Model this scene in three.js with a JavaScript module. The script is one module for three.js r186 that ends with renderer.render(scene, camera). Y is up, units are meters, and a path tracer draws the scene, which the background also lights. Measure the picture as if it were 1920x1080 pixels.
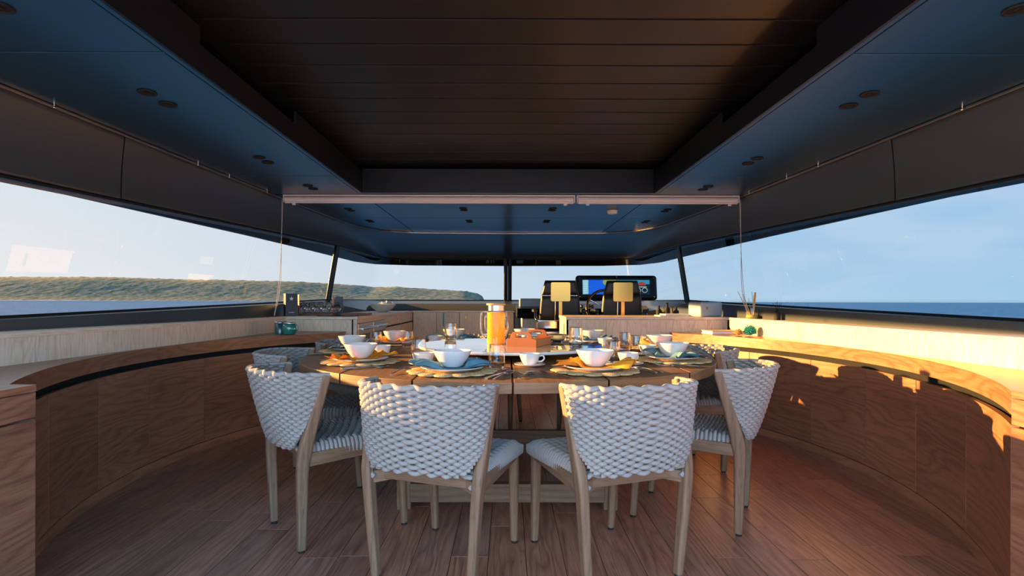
import * as THREE from 'three';
import { RoundedBoxGeometry } from 'three/addons/geometries/RoundedBoxGeometry.js';
import { mergeGeometries, mergeVertices, toCreasedNormals } from 'three/addons/utils/BufferGeometryUtils.js';

// ---------------------------------------------------------------- camera, sky, sun, exposure
// World: x to starboard, y up, -z towards the bow. "d" below is metres forward of the camera (z = -d).
const scene = new THREE.Scene();
const renderer = new THREE.WebGLRenderer();
renderer.toneMapping = THREE.LinearToneMapping;
renderer.toneMappingExposure = 6.4;
renderer.shadowMap.enabled = true;

const camera = new THREE.PerspectiveCamera(54.43, 16 / 9, 0.05, 40000);
camera.position.set(0, 1.01, 0);
camera.rotation.z = 0.0024;
camera.setViewOffset(1920, 1080, 8, -25, 1920, 1080);
camera.updateProjectionMatrix();
scene.add(camera);

const clamp = (x, a = 0, b = 1) => Math.min(b, Math.max(a, x));
const mix = (a, b, t) => a + (b - a) * t;
const smooth = (a, b, x) => { const t = clamp((x - a) / (b - a)); return t * t * (3 - 2 * t); };
let seedState = 7;
function rnd() { seedState = (seedState * 1664525 + 1013904223) >>> 0; return seedState / 4294967296; }
function reseed(n) { seedState = n >>> 0; for (let i = 0; i < 4; i++) rnd(); }

const toSun = new THREE.Vector3(-1, 0.155, -0.26).normalize();

// lattice noise that repeats every (px, py) cells
function hash2(x, y, s) { let h = (x * 374761393 + y * 668265263 + s * 982451653) | 0; h = Math.imul(h ^ (h >>> 13), 1274126177); h ^= h >>> 16; return (h >>> 0) / 4294967296; }
function vnoise(x, y, px, py, s) {
  const xi = Math.floor(x), yi = Math.floor(y), fx = x - xi, fy = y - yi;
  const w = (i, p) => ((i % p) + p) % p;
  const ux = fx * fx * (3 - 2 * fx), uy = fy * fy * (3 - 2 * fy);
  const a = hash2(w(xi, px), w(yi, py), s), b = hash2(w(xi + 1, px), w(yi, py), s), c = hash2(w(xi, px), w(yi + 1, py), s), e = hash2(w(xi + 1, px), w(yi + 1, py), s);
  return mix(mix(a, b, ux), mix(c, e, ux), uy);
}
function fbm(x, y, px, py, s, oct = 4) { let v = 0, a = 0.5, t = 0; for (let o = 0; o < oct; o++) { v += a * vnoise(x, y, px, py, s + o * 17); t += a; x *= 2; y *= 2; px *= 2; py *= 2; a *= 0.5; } return v / t; }

{ // evening sky: pale towards the low sun on the port side, bluer to starboard, thin high cloud
  const W = 1024, H = 512, data = new Float32Array(W * H * 4);
  const az0 = Math.atan2(toSun.z, toSun.x);
  for (let j = 0; j < H; j++) {
    const el = ((j + 0.5) / H - 0.5) * Math.PI;
    for (let i = 0; i < W; i++) {
      const az = ((i + 0.5) / W - 0.5) * 2 * Math.PI, k = (j * W + i) * 4;
      const e = Math.max(el, 0), near = 0.5 + 0.5 * Math.cos(az - az0);          // 1 towards the sun, 0 away from it
      const up = 1 - Math.exp(-e / 0.32);
      const lowA = [0.33, 0.60, 0.84], highA = [0.09, 0.38, 0.80];                // away from the sun
      const lowB = [0.98, 0.93, 0.88], highB = [0.66, 0.74, 0.82];                // towards it
      const n = Math.pow(near, 1.6);
      let c = [0, 1, 2].map((q) => mix(mix(lowA[q], highA[q], up), mix(lowB[q], highB[q], up), n));
      const cu = (az / (2 * Math.PI) + 0.5), cloud = smooth(0.5, 0.78, fbm(cu * 14, el * 16, 14, 4096, 3, 5)) * smooth(0.01, 0.08, e) * 0.35 * (1 - 0.6 * n);
      c = c.map((v, q) => mix(v, [0.80, 0.84, 0.88][q], cloud));
      if (el < 0) c = [0.25, 0.42, 0.55];
      for (let q = 0; q < 3; q++) data[k + q] = c[q] * 0.98;
      data[k + 3] = 1;
    }
  }
  const sky = new THREE.DataTexture(data, W, H, THREE.RGBAFormat, THREE.FloatType);
  sky.mapping = THREE.EquirectangularReflectionMapping; sky.magFilter = THREE.LinearFilter; sky.needsUpdate = true;
  scene.background = sky; scene.environment = sky;
}
const sun = new THREE.DirectionalLight(new THREE.Color(1.0, 0.52, 0.15), 25.0);
sun.position.copy(toSun).multiplyScalar(40).add(new THREE.Vector3(0, 1, -4));
sun.target.position.set(0, 1, -4);
sun.castShadow = true; sun.shadow.radius = 1;
Object.assign(sun.shadow.camera, { left: -9, right: 9, top: 6, bottom: -6, near: 1, far: 90 });
sun.shadow.mapSize.set(4096, 4096);
scene.add(sun, sun.target);

// ---------------------------------------------------------------- helpers
const V = (x, y, d) => new THREE.Vector3(x, y, -d);
const used = {};
function numbered(n) { const k = used[n] = (used[n] ?? -1) + 1; return k ? n + '_' + String(k).padStart(3, '0') : n; }
function shade(o) { o.traverse((m) => { if (m.isMesh) { m.castShadow = true; m.receiveShadow = true; } }); return o; }
function mesh(name, g, m, parent) {
  const geo = Array.isArray(g) ? mergeGeometries(g.map((q) => plain(q))) : g;
  const o = new THREE.Mesh(geo, m); o.castShadow = o.receiveShadow = true;
  o.name = parent ? name : numbered(name);
  (parent || scene).add(o); return o;
}
function plain(g) { const q = g.index ? g.toNonIndexed() : g.clone(); for (const k of Object.keys(q.attributes)) if (!['position', 'normal', 'uv'].includes(k)) q.deleteAttribute(k); if (!q.attributes.uv) q.setAttribute('uv', new THREE.BufferAttribute(new Float32Array(q.attributes.position.count * 2), 2)); return q; }
function group(name, x = 0, y = 0, d = 0, turn = 0) { const o = new THREE.Group(); o.name = numbered(name); o.position.set(x, y, -d); o.rotation.y = turn; scene.add(o); return o; }
function tag(o, label, category, grp) { o.userData = { label, category }; if (grp) o.userData.group = grp; return o; }
function structure(o, label, category) { o.userData = { kind: 'structure', label, category }; return o; }
function copyOf(src, x, y, d, turn, label, grp) { const c = src.clone(); c.name = numbered(src.userData.kindName || src.name.replace(/_\d{3}$/, '')); c.position.set(x, y, -d); c.rotation.y = turn; c.userData = { ...src.userData, label }; if (grp) c.userData.group = grp; scene.add(c); return c; }

// uv in metres by the way a face points; "grain" is the axis the wood grain runs along
function boxUV(g, grain = 'x', off = [0, 0]) {
  const q = plain(g), p = q.attributes.position, uv = q.attributes.uv, ax = 'xyz';
  const a = new THREE.Vector3(), b = new THREE.Vector3(), c = new THREE.Vector3();
  for (let i = 0; i < p.count; i += 3) {
    a.fromBufferAttribute(p, i); b.fromBufferAttribute(p, i + 1); c.fromBufferAttribute(p, i + 2);
    const n = b.clone().sub(a).cross(c.clone().sub(a)); const w = [Math.abs(n.x), Math.abs(n.y), Math.abs(n.z)];
    const dom = w.indexOf(Math.max(...w)); let gi = ax.indexOf(grain); const rest = [0, 1, 2].filter((k) => k !== dom);
    if (gi === dom) gi = rest[0]; const oi = rest.find((k) => k !== gi);
    [a, b, c].forEach((v, k) => uv.setXY(i + k, v.getComponent(gi) + off[0], v.getComponent(oi) + off[1]));
  }
  return q;
}
function box(w, h, l, x, y, d, r = 0.004, seg = 2) { const g = r > 0 ? new RoundedBoxGeometry(w, h, l, seg, Math.min(r, w / 2.01, h / 2.01, l / 2.01)) : new THREE.BoxGeometry(w, h, l); g.translate(x, y, -d); return g; }
function prism(pts, y0, y1, bevel = 0) { // pts: [x, d] outline
  const s = new THREE.Shape(); pts.forEach(([x, d], i) => (i ? s.lineTo(x, d) : s.moveTo(x, d)));
  const g = new THREE.ExtrudeGeometry(s, { depth: y1 - y0 - 2 * bevel, bevelEnabled: bevel > 0, bevelThickness: bevel, bevelSize: bevel, bevelOffset: -bevel, bevelSegments: 2, steps: 1, curveSegments: 8 });
  g.rotateX(-Math.PI / 2); g.translate(0, y0 + bevel, 0); return g;
}
// grid of points (rows of Vector3) -> smooth surface
function surface(rows, closedU = false) {
  const nu = rows[0].length, pos = [], uv = [], idx = [];
  rows.forEach((r, j) => r.forEach((p, i) => { pos.push(p.x, p.y, p.z); uv.push(i / (nu - 1), j / (rows.length - 1)); }));
  for (let j = 0; j < rows.length - 1; j++) for (let i = 0; i < nu - (closedU ? 0 : 1); i++) {
    const i2 = (i + 1) % nu, a = j * nu + i, b = j * nu + i2, c = a + nu, e = b + nu; idx.push(a, b, e, a, e, c);
  }
  const g = new THREE.BufferGeometry(); g.setAttribute('position', new THREE.Float32BufferAttribute(pos, 3)); g.setAttribute('uv', new THREE.Float32BufferAttribute(uv, 2)); g.setIndex(idx); g.computeVertexNormals(); return g;
}
// sweep a cross-section along points; section(i, t) -> [[a, b], ...] in the frame (side, up)
function sweep(pts, section, upRef = new THREE.Vector3(0, 1, 0), caps = true) {
  const n = pts.length, rows = [];
  for (let i = 0; i < n; i++) {
    const t = pts[Math.min(i + 1, n - 1)].clone().sub(pts[Math.max(i - 1, 0)]).normalize();
    const side = new THREE.Vector3().crossVectors(upRef, t); if (side.lengthSq() < 1e-6) side.set(1, 0, 0); side.normalize();
    const up = new THREE.Vector3().crossVectors(t, side).normalize();
    rows.push(section(i, i / (n - 1)).map(([a, b]) => pts[i].clone().addScaledVector(side, a).addScaledVector(up, b)));
  }
  const g = surface(rows, true); if (!caps) return g;
  const parts = [plain(g)];
  for (const [r, flip] of [[rows[0], false], [rows[n - 1], true]]) {
    const c = r.reduce((s, p) => s.add(p), new THREE.Vector3()).divideScalar(r.length), pos = [];
    for (let k = 0; k < r.length; k++) { const a = r[k], b = r[(k + 1) % r.length]; const tri = flip ? [c, a, b] : [c, b, a]; tri.forEach((p) => pos.push(p.x, p.y, p.z)); }
    const cg = new THREE.BufferGeometry(); cg.setAttribute('position', new THREE.Float32BufferAttribute(pos, 3)); cg.computeVertexNormals(); parts.push(plain(cg));
  }
  return mergeGeometries(parts);
}
const ring = (rx, ry, k = 8) => Array.from({ length: k }, (_, i) => [Math.cos(i / k * 2 * Math.PI) * rx, Math.sin(i / k * 2 * Math.PI) * ry]);
function roundRect(w, h, r = 0.3) { const k = []; for (const [sx, sy, a0] of [[1, 1, 0], [-1, 1, 90], [-1, -1, 180], [1, -1, 270]]) for (let q = 0; q < 3; q++) { const a = (a0 + q * 45) * Math.PI / 180, rr = Math.min(w, h) * r; k.push([sx * (w / 2 - rr) + Math.cos(a) * rr, sy * (h / 2 - rr) + Math.sin(a) * rr]); } return k; }
function tube(pts, r, k = 8, up) { return sweep(pts, () => ring(r, r, k), up); }
function curve(pts, n = 24) { return new THREE.CatmullRomCurve3(pts, false, 'centripetal').getPoints(n); }
function lathe(profile, seg = 40) { return new THREE.LatheGeometry(profile.map(([r, y]) => new THREE.Vector2(r, y)), seg); }
function at(g, x, y, d) { g.translate(x, y, -d); return g; }

// ---------------------------------------------------------------- textures and materials
function tex(w, h, fn, srgb = true) {
  const d = new Uint8Array(w * h * 4);
  for (let j = 0; j < h; j++) for (let i = 0; i < w; i++) { const c = fn(i / w, j / h), k = (j * w + i) * 4; for (let q = 0; q < 3; q++) d[k + q] = clamp(c[q]) * 255; d[k + 3] = 255; }
  const t = new THREE.DataTexture(d, w, h); t.wrapS = t.wrapT = THREE.RepeatWrapping; t.magFilter = THREE.LinearFilter; t.minFilter = THREE.LinearMipmapLinearFilter; t.generateMipmaps = true;
  if (srgb) t.colorSpace = THREE.SRGBColorSpace; t.needsUpdate = true; return t;
}
// wood with the grain along u; texture covers (len, wid) metres
function wood(light, dark, { len = 1.2, wid = 0.6, rings = 10, warp = 1.2, pores = 0.5, contrast = 1, seed = 1 }) {
  const t = tex(512, 512, (u, v) => {
    const w = fbm(u * 2, v * 4, 2, 4, seed, 3) * warp;
    let r = v * rings + w * rings * 0.35; r = Math.abs(((r % 1) + 1) % 1 * 2 - 1);
    const fine = fbm(u * 6, v * 96, 6, 96, seed + 5, 2), pore = smooth(0.62, 0.8, fbm(u * 14, v * 150, 14, 150, seed + 9, 2));
    const k = clamp(contrast * (0.5 * Math.pow(r, 2.0) + 0.5 * fine) + 0.25 * (fbm(u * 2, v * 3, 2, 3, seed + 20, 2) - 0.5)) ;
    return [0, 1, 2].map((q) => mix(light[q], dark[q], k) * (1 - 0.22 * pores * pore) / 255);
  });
  t.repeat.set(1 / len, 1 / wid); return t;
}
const T = {
  ash: wood([248, 224, 198], [224, 190, 156], { len: 1.0, wid: 0.5, rings: 9, warp: 2.6, contrast: 0.9, seed: 11 }),
  oak: wood([176, 120, 90], [124, 78, 56], { len: 1.3, wid: 0.55, rings: 12, warp: 1.4, contrast: 0.95, seed: 23 }),
  teak: wood([180, 128, 104], [122, 80, 64], { len: 1.3, wid: 0.4, rings: 10, warp: 1.6, contrast: 1.0, pores: 1, seed: 37 }),
  leg: wood([142, 110, 84], [104, 78, 58], { len: 0.8, wid: 0.2, rings: 6, warp: 0.8, contrast: 0.9, pores: 0.9, seed: 51 }),
};
const std = (o) => new THREE.MeshStandardMaterial(o), phy = (o) => new THREE.MeshPhysicalMaterial(o);
const lin = (r, g, b) => new THREE.Color().setRGB(r, g, b);
const fabricBump = tex(128, 128, (u, v) => { const k = 0.5 + 0.25 * Math.sin(u * 2 * Math.PI * 16) + 0.25 * Math.sin(v * 2 * Math.PI * 16); return [k, k, k]; }, false);
const ropeBump = tex(64, 64, (u, v) => { const k = 0.5 + 0.5 * Math.sin((u * 40 + v * 2) * 2 * Math.PI); return [k, k, k]; }, false);
const grainBump = tex(256, 256, (u, v) => { const k = fbm(u * 40, v * 40, 40, 40, 91, 3); return [k, k, k]; }, false);
const M = {
  ash: std({ map: T.ash, roughness: 0.38 }),
  oak: std({ map: T.oak, roughness: 0.3, bumpMap: T.oak, bumpScale: 0.0004 }),
  leg: std({ map: T.leg, roughness: 0.6 }),
  tableTop: std({ map: T.leg, roughness: 0.5, color: lin(1.25, 1.08, 0.85), bumpMap: T.leg, bumpScale: 0.0006 }),
  black: phy({ color: lin(0.007, 0.009, 0.012), roughness: 0.38, specularIntensity: 0.6 }),
  skyTintPanel: phy({ color: lin(0.009, 0.055, 0.115), roughness: 0.30, ior: 1.6, specularColor: lin(0.55, 0.8, 1.0), clearcoat: 0.3, clearcoatRoughness: 0.25 }),  // black satin; the blue sky reflection is put into base and specular colour
  cove: phy({ color: lin(0.046, 0.056, 0.060), roughness: 0.34, ior: 1.6 }),
  slat: phy({ color: lin(0.012, 0.013, 0.016), roughness: 0.36, ior: 1.5 }),
  matteBlack: std({ color: lin(0.008, 0.008, 0.009), roughness: 0.7 }),
  dash: std({ color: lin(0.006, 0.010, 0.014), roughness: 0.85 }),
  gap: std({ color: lin(0.004, 0.004, 0.004), roughness: 0.9 }),
  alu: std({ color: lin(0.45, 0.44, 0.42), metalness: 1, roughness: 0.35 }),
  chrome: std({ color: lin(0.85, 0.84, 0.82), metalness: 1, roughness: 0.08 }),
  brass: std({ color: lin(0.46, 0.20, 0.045), metalness: 1, roughness: 0.16 }),  // on the chrome helm chair plates this colour stands for a warm reflection
  steel: std({ color: lin(0.6, 0.6, 0.6), metalness: 1, roughness: 0.25 }),
  blind: std({ color: lin(0.82, 0.74, 0.67), roughness: 0.6 }),
  rope: std({ color: lin(0.36, 0.33, 0.305), roughness: 0.85, bumpMap: ropeBump, bumpScale: 0.0012 }),
  china: phy({ color: lin(0.70, 0.69, 0.68), roughness: 0.16, clearcoat: 0.5, clearcoatRoughness: 0.05 }),
  marble: phy({ color: lin(0.85, 0.85, 0.86), map: tex(512, 512, (u, v) => { const n = fbm(u * 4, v * 4, 4, 4, 71, 5), vein = smooth(0.035, 0, Math.abs(n - 0.5)) * fbm(u * 8, v * 8, 8, 8, 77, 3); const k = 0.93 - 0.16 * vein; return [k, k, k * 0.99]; }), roughness: 0.06, clearcoat: 1, clearcoatRoughness: 0.02 }),
  jute: std({ map: tex(128, 128, (u, v) => { const k = 0.75 + 0.35 * (fbm(u * 12, v * 30, 12, 30, 5, 3) - 0.5); return [1.12 * k, 0.92 * k, 0.64 * k]; }), roughness: 0.95, bumpMap: ropeBump, bumpScale: 0.002 }),
  napkinOrange: std({ color: lin(0.85, 0.30, 0.015), roughness: 0.9, bumpMap: fabricBump, bumpScale: 0.0006 }),
  napkinTeal: std({ color: lin(0.10, 0.22, 0.28), roughness: 0.9, bumpMap: fabricBump, bumpScale: 0.0006 }),
  glass: phy({ color: 0xffffff, transmission: 1, thickness: 0.002, roughness: 0.0, ior: 1.48 }),
  sheet: phy({ color: 0xffffff, transmission: 1, thickness: 0, roughness: 0.0, ior: 1.48 }),
  pane: phy({ color: lin(0.150, 0.154, 0.157), transmission: 1, thickness: 0, roughness: 0.0, ior: 1.45, specularIntensity: 0.5 }),
  juice: phy({ color: lin(1.0, 0.52, 0.015), transmission: 0.45, thickness: 0, roughness: 1, ior: 1.33 }),
  leather: std({ color: lin(0.012, 0.010, 0.009), roughness: 0.45, bumpMap: grainBump, bumpScale: 0.0006 }),
  tan: std({ color: lin(0.50, 0.13, 0.02), roughness: 0.45, bumpMap: grainBump, bumpScale: 0.0005 }),
  white: std({ color: lin(0.75, 0.75, 0.74), roughness: 0.5 }),
  paper: std({ color: lin(0.78, 0.74, 0.68), roughness: 0.8 }),
  greyPlastic: std({ color: lin(0.34, 0.38, 0.42), roughness: 0.45 }),
  rubber: std({ color: lin(0.01, 0.01, 0.01), roughness: 0.8 }),
  cord: std({ color: lin(0.55, 0.50, 0.45), roughness: 0.6 }),
  tealGlass: phy({ color: lin(0.02, 0.22, 0.18), roughness: 0.08, clearcoat: 1, clearcoatRoughness: 0.03 }),
  darkTeal: phy({ color: lin(0.03, 0.10, 0.11), roughness: 0.1, clearcoat: 1, clearcoatRoughness: 0.03 }),
  urchinTeal: std({ color: lin(0.02, 0.32, 0.26), roughness: 0.6 }),
  urchinGold: std({ color: lin(0.55, 0.33, 0.08), roughness: 0.5 }),
};
const teakTones = [[1, 1, 1], [0.82, 0.8, 0.8], [1.12, 1.06, 1.0], [0.92, 0.95, 1.0], [1.05, 0.96, 0.9]].map((c) => std({ map: T.teak, color: lin(...c), roughness: 0.34, bumpMap: T.teak, bumpScale: 0.0004 }));
const oakTones = [[1, 1, 1], [0.92, 0.92, 0.93], [1.06, 1.04, 1.02]].map((c) => std({ map: T.oak, color: lin(...c), roughness: 0.4 }));
const ashTones = [[1, 1, 1], [0.95, 0.95, 0.95], [1.03, 1.02, 1.0]].map((c) => std({ map: T.ash, color: lin(...c), roughness: 0.55 }));

// ---------------------------------------------------------------- outlines of the deckhouse (starboard half; port is mirrored): [x, d, height]
const CEIL = 1.985;
const EDGE = [[2.426, 0.1], [2.29, 2.5], [2.135, 5.2], [2.06, 6.2], [2.02, 6.65], [1.95, 7.15], [1.85, 7.45], [1.72, 7.68], [1.5, 7.83], [1.2, 7.92], [0, 7.97]];
const HEAD = [[2.513, 0.1, 1.53], [2.35, 2.57, 1.586], [2.19, 5.2, 1.647], [2.12, 6.3, 1.673], [2.085, 6.85, 1.686], [2.07, 8.0, 1.70], [2.06, 8.7, 1.705], [2.0, 9.05, 1.71], [1.85, 9.27, 1.71], [1.5, 9.36, 1.71], [0, 9.42, 1.71]];
const SILL = [[2.58, 0.1, 0.867], [2.43, 2.65, 0.922], [2.28, 5.2, 0.98], [2.22, 6.3, 1.007], [2.195, 6.85, 1.02], [2.19, 8.0, 1.022], [2.17, 8.75, 1.022], [2.1, 9.15, 1.022], [1.93, 9.38, 1.022], [1.55, 9.46, 1.022], [0, 9.52, 1.022]];
const INNER = [[2.5, 0.1], [2.39, 2.6], [2.18, 5.2], [2.13, 6.2], [2.1, 6.85], [2.05, 7.6], [1.95, 8.1], [1.8, 8.3], [1.5, 8.35], [1.0, 8.36], [0, 8.36]];
// a point on an outline at index position q (fractional), smoothly
function on(list, q, y) {
  const i = Math.min(Math.floor(q), list.length - 2), t = q - i, g = (k) => list[clamp(k, 0, list.length - 1)];
  const r = [0, 1, 2].map((c) => { const p0 = g(i - 1)[c], p1 = g(i)[c], p2 = g(i + 1)[c], p3 = g(i + 2)[c]; if (p1 === undefined) return y;
    if (i < 3 || i >= 9) return mix(p1, p2, t);
    return 0.5 * (2 * p1 + (p2 - p0) * t + (2 * p0 - 5 * p1 + 4 * p2 - p3) * t * t + (3 * p1 - p0 - 3 * p2 + p3) * t * t * t); });
  return r;
}
const W3 = (p, s, dy = 0) => new THREE.Vector3(p[0] * s, p[2] + dy, -p[1]);
const qs = (a, b, n) => Array.from({ length: n + 1 }, (_, i) => a + (b - a) * i / n);

// ---------------------------------------------------------------- floor
reseed(5);
{
  const floor = group('floor');
  structure(floor, 'reddish teak plank floor of the saloon', 'floor');
  mesh('subfloor', box(5.4, 0.03, 13.2, 0, -0.035, 4.2, 0), M.gap, floor);
  const pw = 0.148;
  for (let c = -14; c <= 14; c++) {
    let d = -1.4 - rnd() * 1.3; const x = c * pw;
    while (d < 8.4) {
      let l = 0.9 + rnd() * 0.9, d1 = Math.min(d + l, 8.45);
      const a = Math.max(d, -1.4);
      if (d1 - a > 0.1) {
        const g = boxUV(box(pw - 0.0022, 0.02, d1 - a - 0.0018, x, -0.01, (a + d1) / 2, 0.0012, 1), 'z', [rnd() * 5, rnd() * 5]);
        mesh('plank', g, teakTones[Math.floor(rnd() * 5)], floor);
      }
      d = d1;
    }
  }
}
{ // unseen pale deck behind the camera, added to bounce light into the saloon
  const deck = group('bounce_deck'); structure(deck, 'unseen pale deck added behind the saloon for bounce light', 'deck');
  mesh('decking', boxUV(box(5.6, 0.05, 4.0, 0, -0.03, -3.45, 0), 'z'), std({ map: T.ash, roughness: 0.6 }), deck);
}

// ---------------------------------------------------------------- ceiling
const ceiling = group('ceiling');
structure(ceiling, 'black satin ceiling with a slatted central recess', 'ceiling');
{
  const RW = 1.31, RF = 5.03, SL = 2.23;
  const edgeX = (d) => { for (let i = 0; i < EDGE.length - 1; i++) if (d <= EDGE[i + 1][1]) return mix(EDGE[i][0], EDGE[i + 1][0], (d - EDGE[i][1]) / (EDGE[i + 1][1] - EDGE[i][1])); return 0; };
  // outer roof, closing everything above
  const roof = [[2.7, 0.1], [2.6, 2.6], [2.45, 5.2], [2.4, 6.9], [2.38, 8.7], [2.2, 9.3], [1.6, 9.6], [0, 9.7]];
  mesh('roof_shell', prism([...roof, ...roof.slice(0, -1).reverse().map(([x, d]) => [-x, d])], 2.30, 2.36), M.matteBlack, ceiling);
  for (const s of [-1, 1]) { const rr = roof.map(([x, d]) => [x * s, d]), pts = [...rr, ...rr.slice().reverse().map(([x, d]) => [x * 0.985, d - (Math.abs(x) < 2.3 ? 0.03 : 0)])]; mesh('roof_side', prism(s > 0 ? pts : pts.reverse(), 1.62, 2.30), M.matteBlack, ceiling); }
  const g = 0.005;
  for (const s of [-1, 1]) {
    const m = (pts) => (s > 0 ? pts : pts.map(([x, d]) => [-x, d]).reverse());
    for (const [a, b] of [[0.1, 2.2], [2.2, 4.37], [4.37, 5.12]]) {
      mesh('ceiling_panel', prism(m([[RW + 0.045, a + g], [edgeX(a + g) - 0.004, a + g], [edgeX(b - g) - 0.004, b - g], [RW + 0.045, b - g]]), CEIL, CEIL + 0.02, 0.002), M.skyTintPanel, ceiling);
    }
    // recess fascia with its lower lip and the cut-out along the top
    const f = new THREE.Shape(); [[0.1, CEIL - 0.004], [RF, CEIL - 0.004], [RF, 2.175], [3.46, 2.175], [3.46, 2.10], [2.38, 2.10], [2.38, 2.175], [1.3, 2.175], [0.1, 2.175]].forEach(([d, y], i) => (i ? f.lineTo(d, y) : f.moveTo(d, y)));
    const fg = new THREE.ExtrudeGeometry(f, { depth: 0.014, bevelEnabled: false }); fg.rotateY(Math.PI / 2); fg.translate(s > 0 ? RW : -RW - 0.014, 0, 0);
    mesh('recess_fascia', fg, M.black, ceiling);
    mesh('recess_lip', box(0.03, 0.012, RF - 0.1, s * (RW + 0.022), CEIL + 0.003, (RF + 0.1) / 2, 0.003), M.skyTintPanel, ceiling);
    // front side panels
    for (const [a, b] of [[5.17, 6.55], [6.55, 7.93]]) {
      const out = []; for (let k = 0; k <= 12; k++) { const d = mix(a + g, b - g, k / 12); out.push([Math.max(edgeX(d) - 0.004, 1.345), d]); }
      mesh('ceiling_panel', prism(m([[1.335, a + g], ...out, [1.335, b - g]]), CEIL, CEIL + 0.02, 0), M.skyTintPanel, ceiling);
    }
    mesh('backing', box(1.3, 0.02, 5.6, s * (RW + 0.66), CEIL + 0.06, 2.9, 0), M.gap, ceiling);
  }
  for (const [a, b] of [[5.17, 6.55], [6.55, 7.93]]) mesh('ceiling_panel', prism([[-1.325, a + g], [1.325, a + g], [1.325, b - g], [-1.325, b - g]], CEIL, CEIL + 0.02, 0.002), M.skyTintPanel, ceiling);
  mesh('recess_front', box(2 * RW, 2.20 - CEIL, 0.014, 0, (2.20 + CEIL) / 2, RF + 0.007, 0.003), M.black, ceiling);
  mesh('header', box(2 * RW + 0.1, 0.02, 0.12, 0, CEIL + 0.012, RF + 0.075, 0.003), M.skyTintPanel, ceiling);
  mesh('backing', box(4.4, 0.02, 4.4, 0, CEIL + 0.06, 7.3, 0), M.gap, ceiling);
  for (let k = 0; k < 20; k++) { const d1 = RF - k * 0.2385 + 0.006, d0 = d1 - 0.2385 + 0.017; mesh('ceiling_slat', box(2 * RW + 0.24, 0.022, d1 - d0, 0, SL + 0.011, (d0 + d1) / 2, 0.001, 1), M.slat, ceiling); }
  mesh('recess_roof', box(3.0, 0.02, 5.1, 0, SL + 0.045, 2.7, 0), M.gap, ceiling);
  // cove panels from the ceiling edge down to the window heads
  const NP = 14;
  const cove = (s, q0, q1, n) => {
    const rows = []; for (const q of qs(q0, q1, n)) { const e = on(EDGE, q), h = on(HEAD, q), row = [];
      for (let k = 0; k <= NP; k++) { const t = k / NP, o = 1 - Math.pow(1 - t, 2.3); row.push(new THREE.Vector3(mix(e[0], h[0], o) * s, mix(CEIL - 0.012, h[2], t), -mix(e[1], h[1], o))); }
      for (let k = NP; k >= 0; k--) { const p = row[k].clone(); p.x += 0.02 * s * Math.min(1, Math.abs(p.x)); p.z -= 0.015; p.y += 0.012; row.push(p); }
      rows.push(row); }
    return surface(rows, true);
  };
  const cuts = [0, 1.29, 2.35, 4.0, 10];
  for (const s of [-1, 1]) for (let k = 0; k < 4; k++) mesh('cove_panel', cove(s, cuts[k] + (k ? 0.0015 : 0), cuts[k + 1] - (k < 3 ? 0.0015 : 0), [6, 8, 12, 60][k]), M.cove, ceiling);
  for (const s of [-1, 1]) {
    const rail = qs(0, 10, 70).map((q) => { const e = on(EDGE, q); return new THREE.Vector3((e[0] - 0.004) * s, CEIL - 0.01, -(e[1] - (q > 5 ? 0.004 : 0))); });
    mesh('edge_rail', sweep(rail, () => roundRect(0.008, 0.016)), M.alu, ceiling);
    mesh('cove_cap', surface(qs(0, 10, 60).map((q) => { const e = on(EDGE, q), h = on(HEAD, q); return [new THREE.Vector3(e[0] * s, CEIL + 0.05, -e[1]), new THREE.Vector3((h[0] + 0.14) * s, CEIL + 0.05, -h[1] - 0.1), new THREE.Vector3((h[0] + 0.14) * s, h[2], -h[1] - 0.1), new THREE.Vector3(h[0] * s, h[2], -h[1])]; })), M.matteBlack, ceiling);
    for (const d of [2.45, 2.78, 3.95, 4.35, 4.95]) { const x = edgeX(d) - 0.02; mesh('rail_bolt', [at(new THREE.CylinderGeometry(0.003, 0.003, 0.018, 8), x * s, CEIL - 0.008, d), at(new THREE.SphereGeometry(0.006, 8, 6), x * s, CEIL - 0.018, d)], M.chrome, ceiling); }
  }
}
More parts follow.
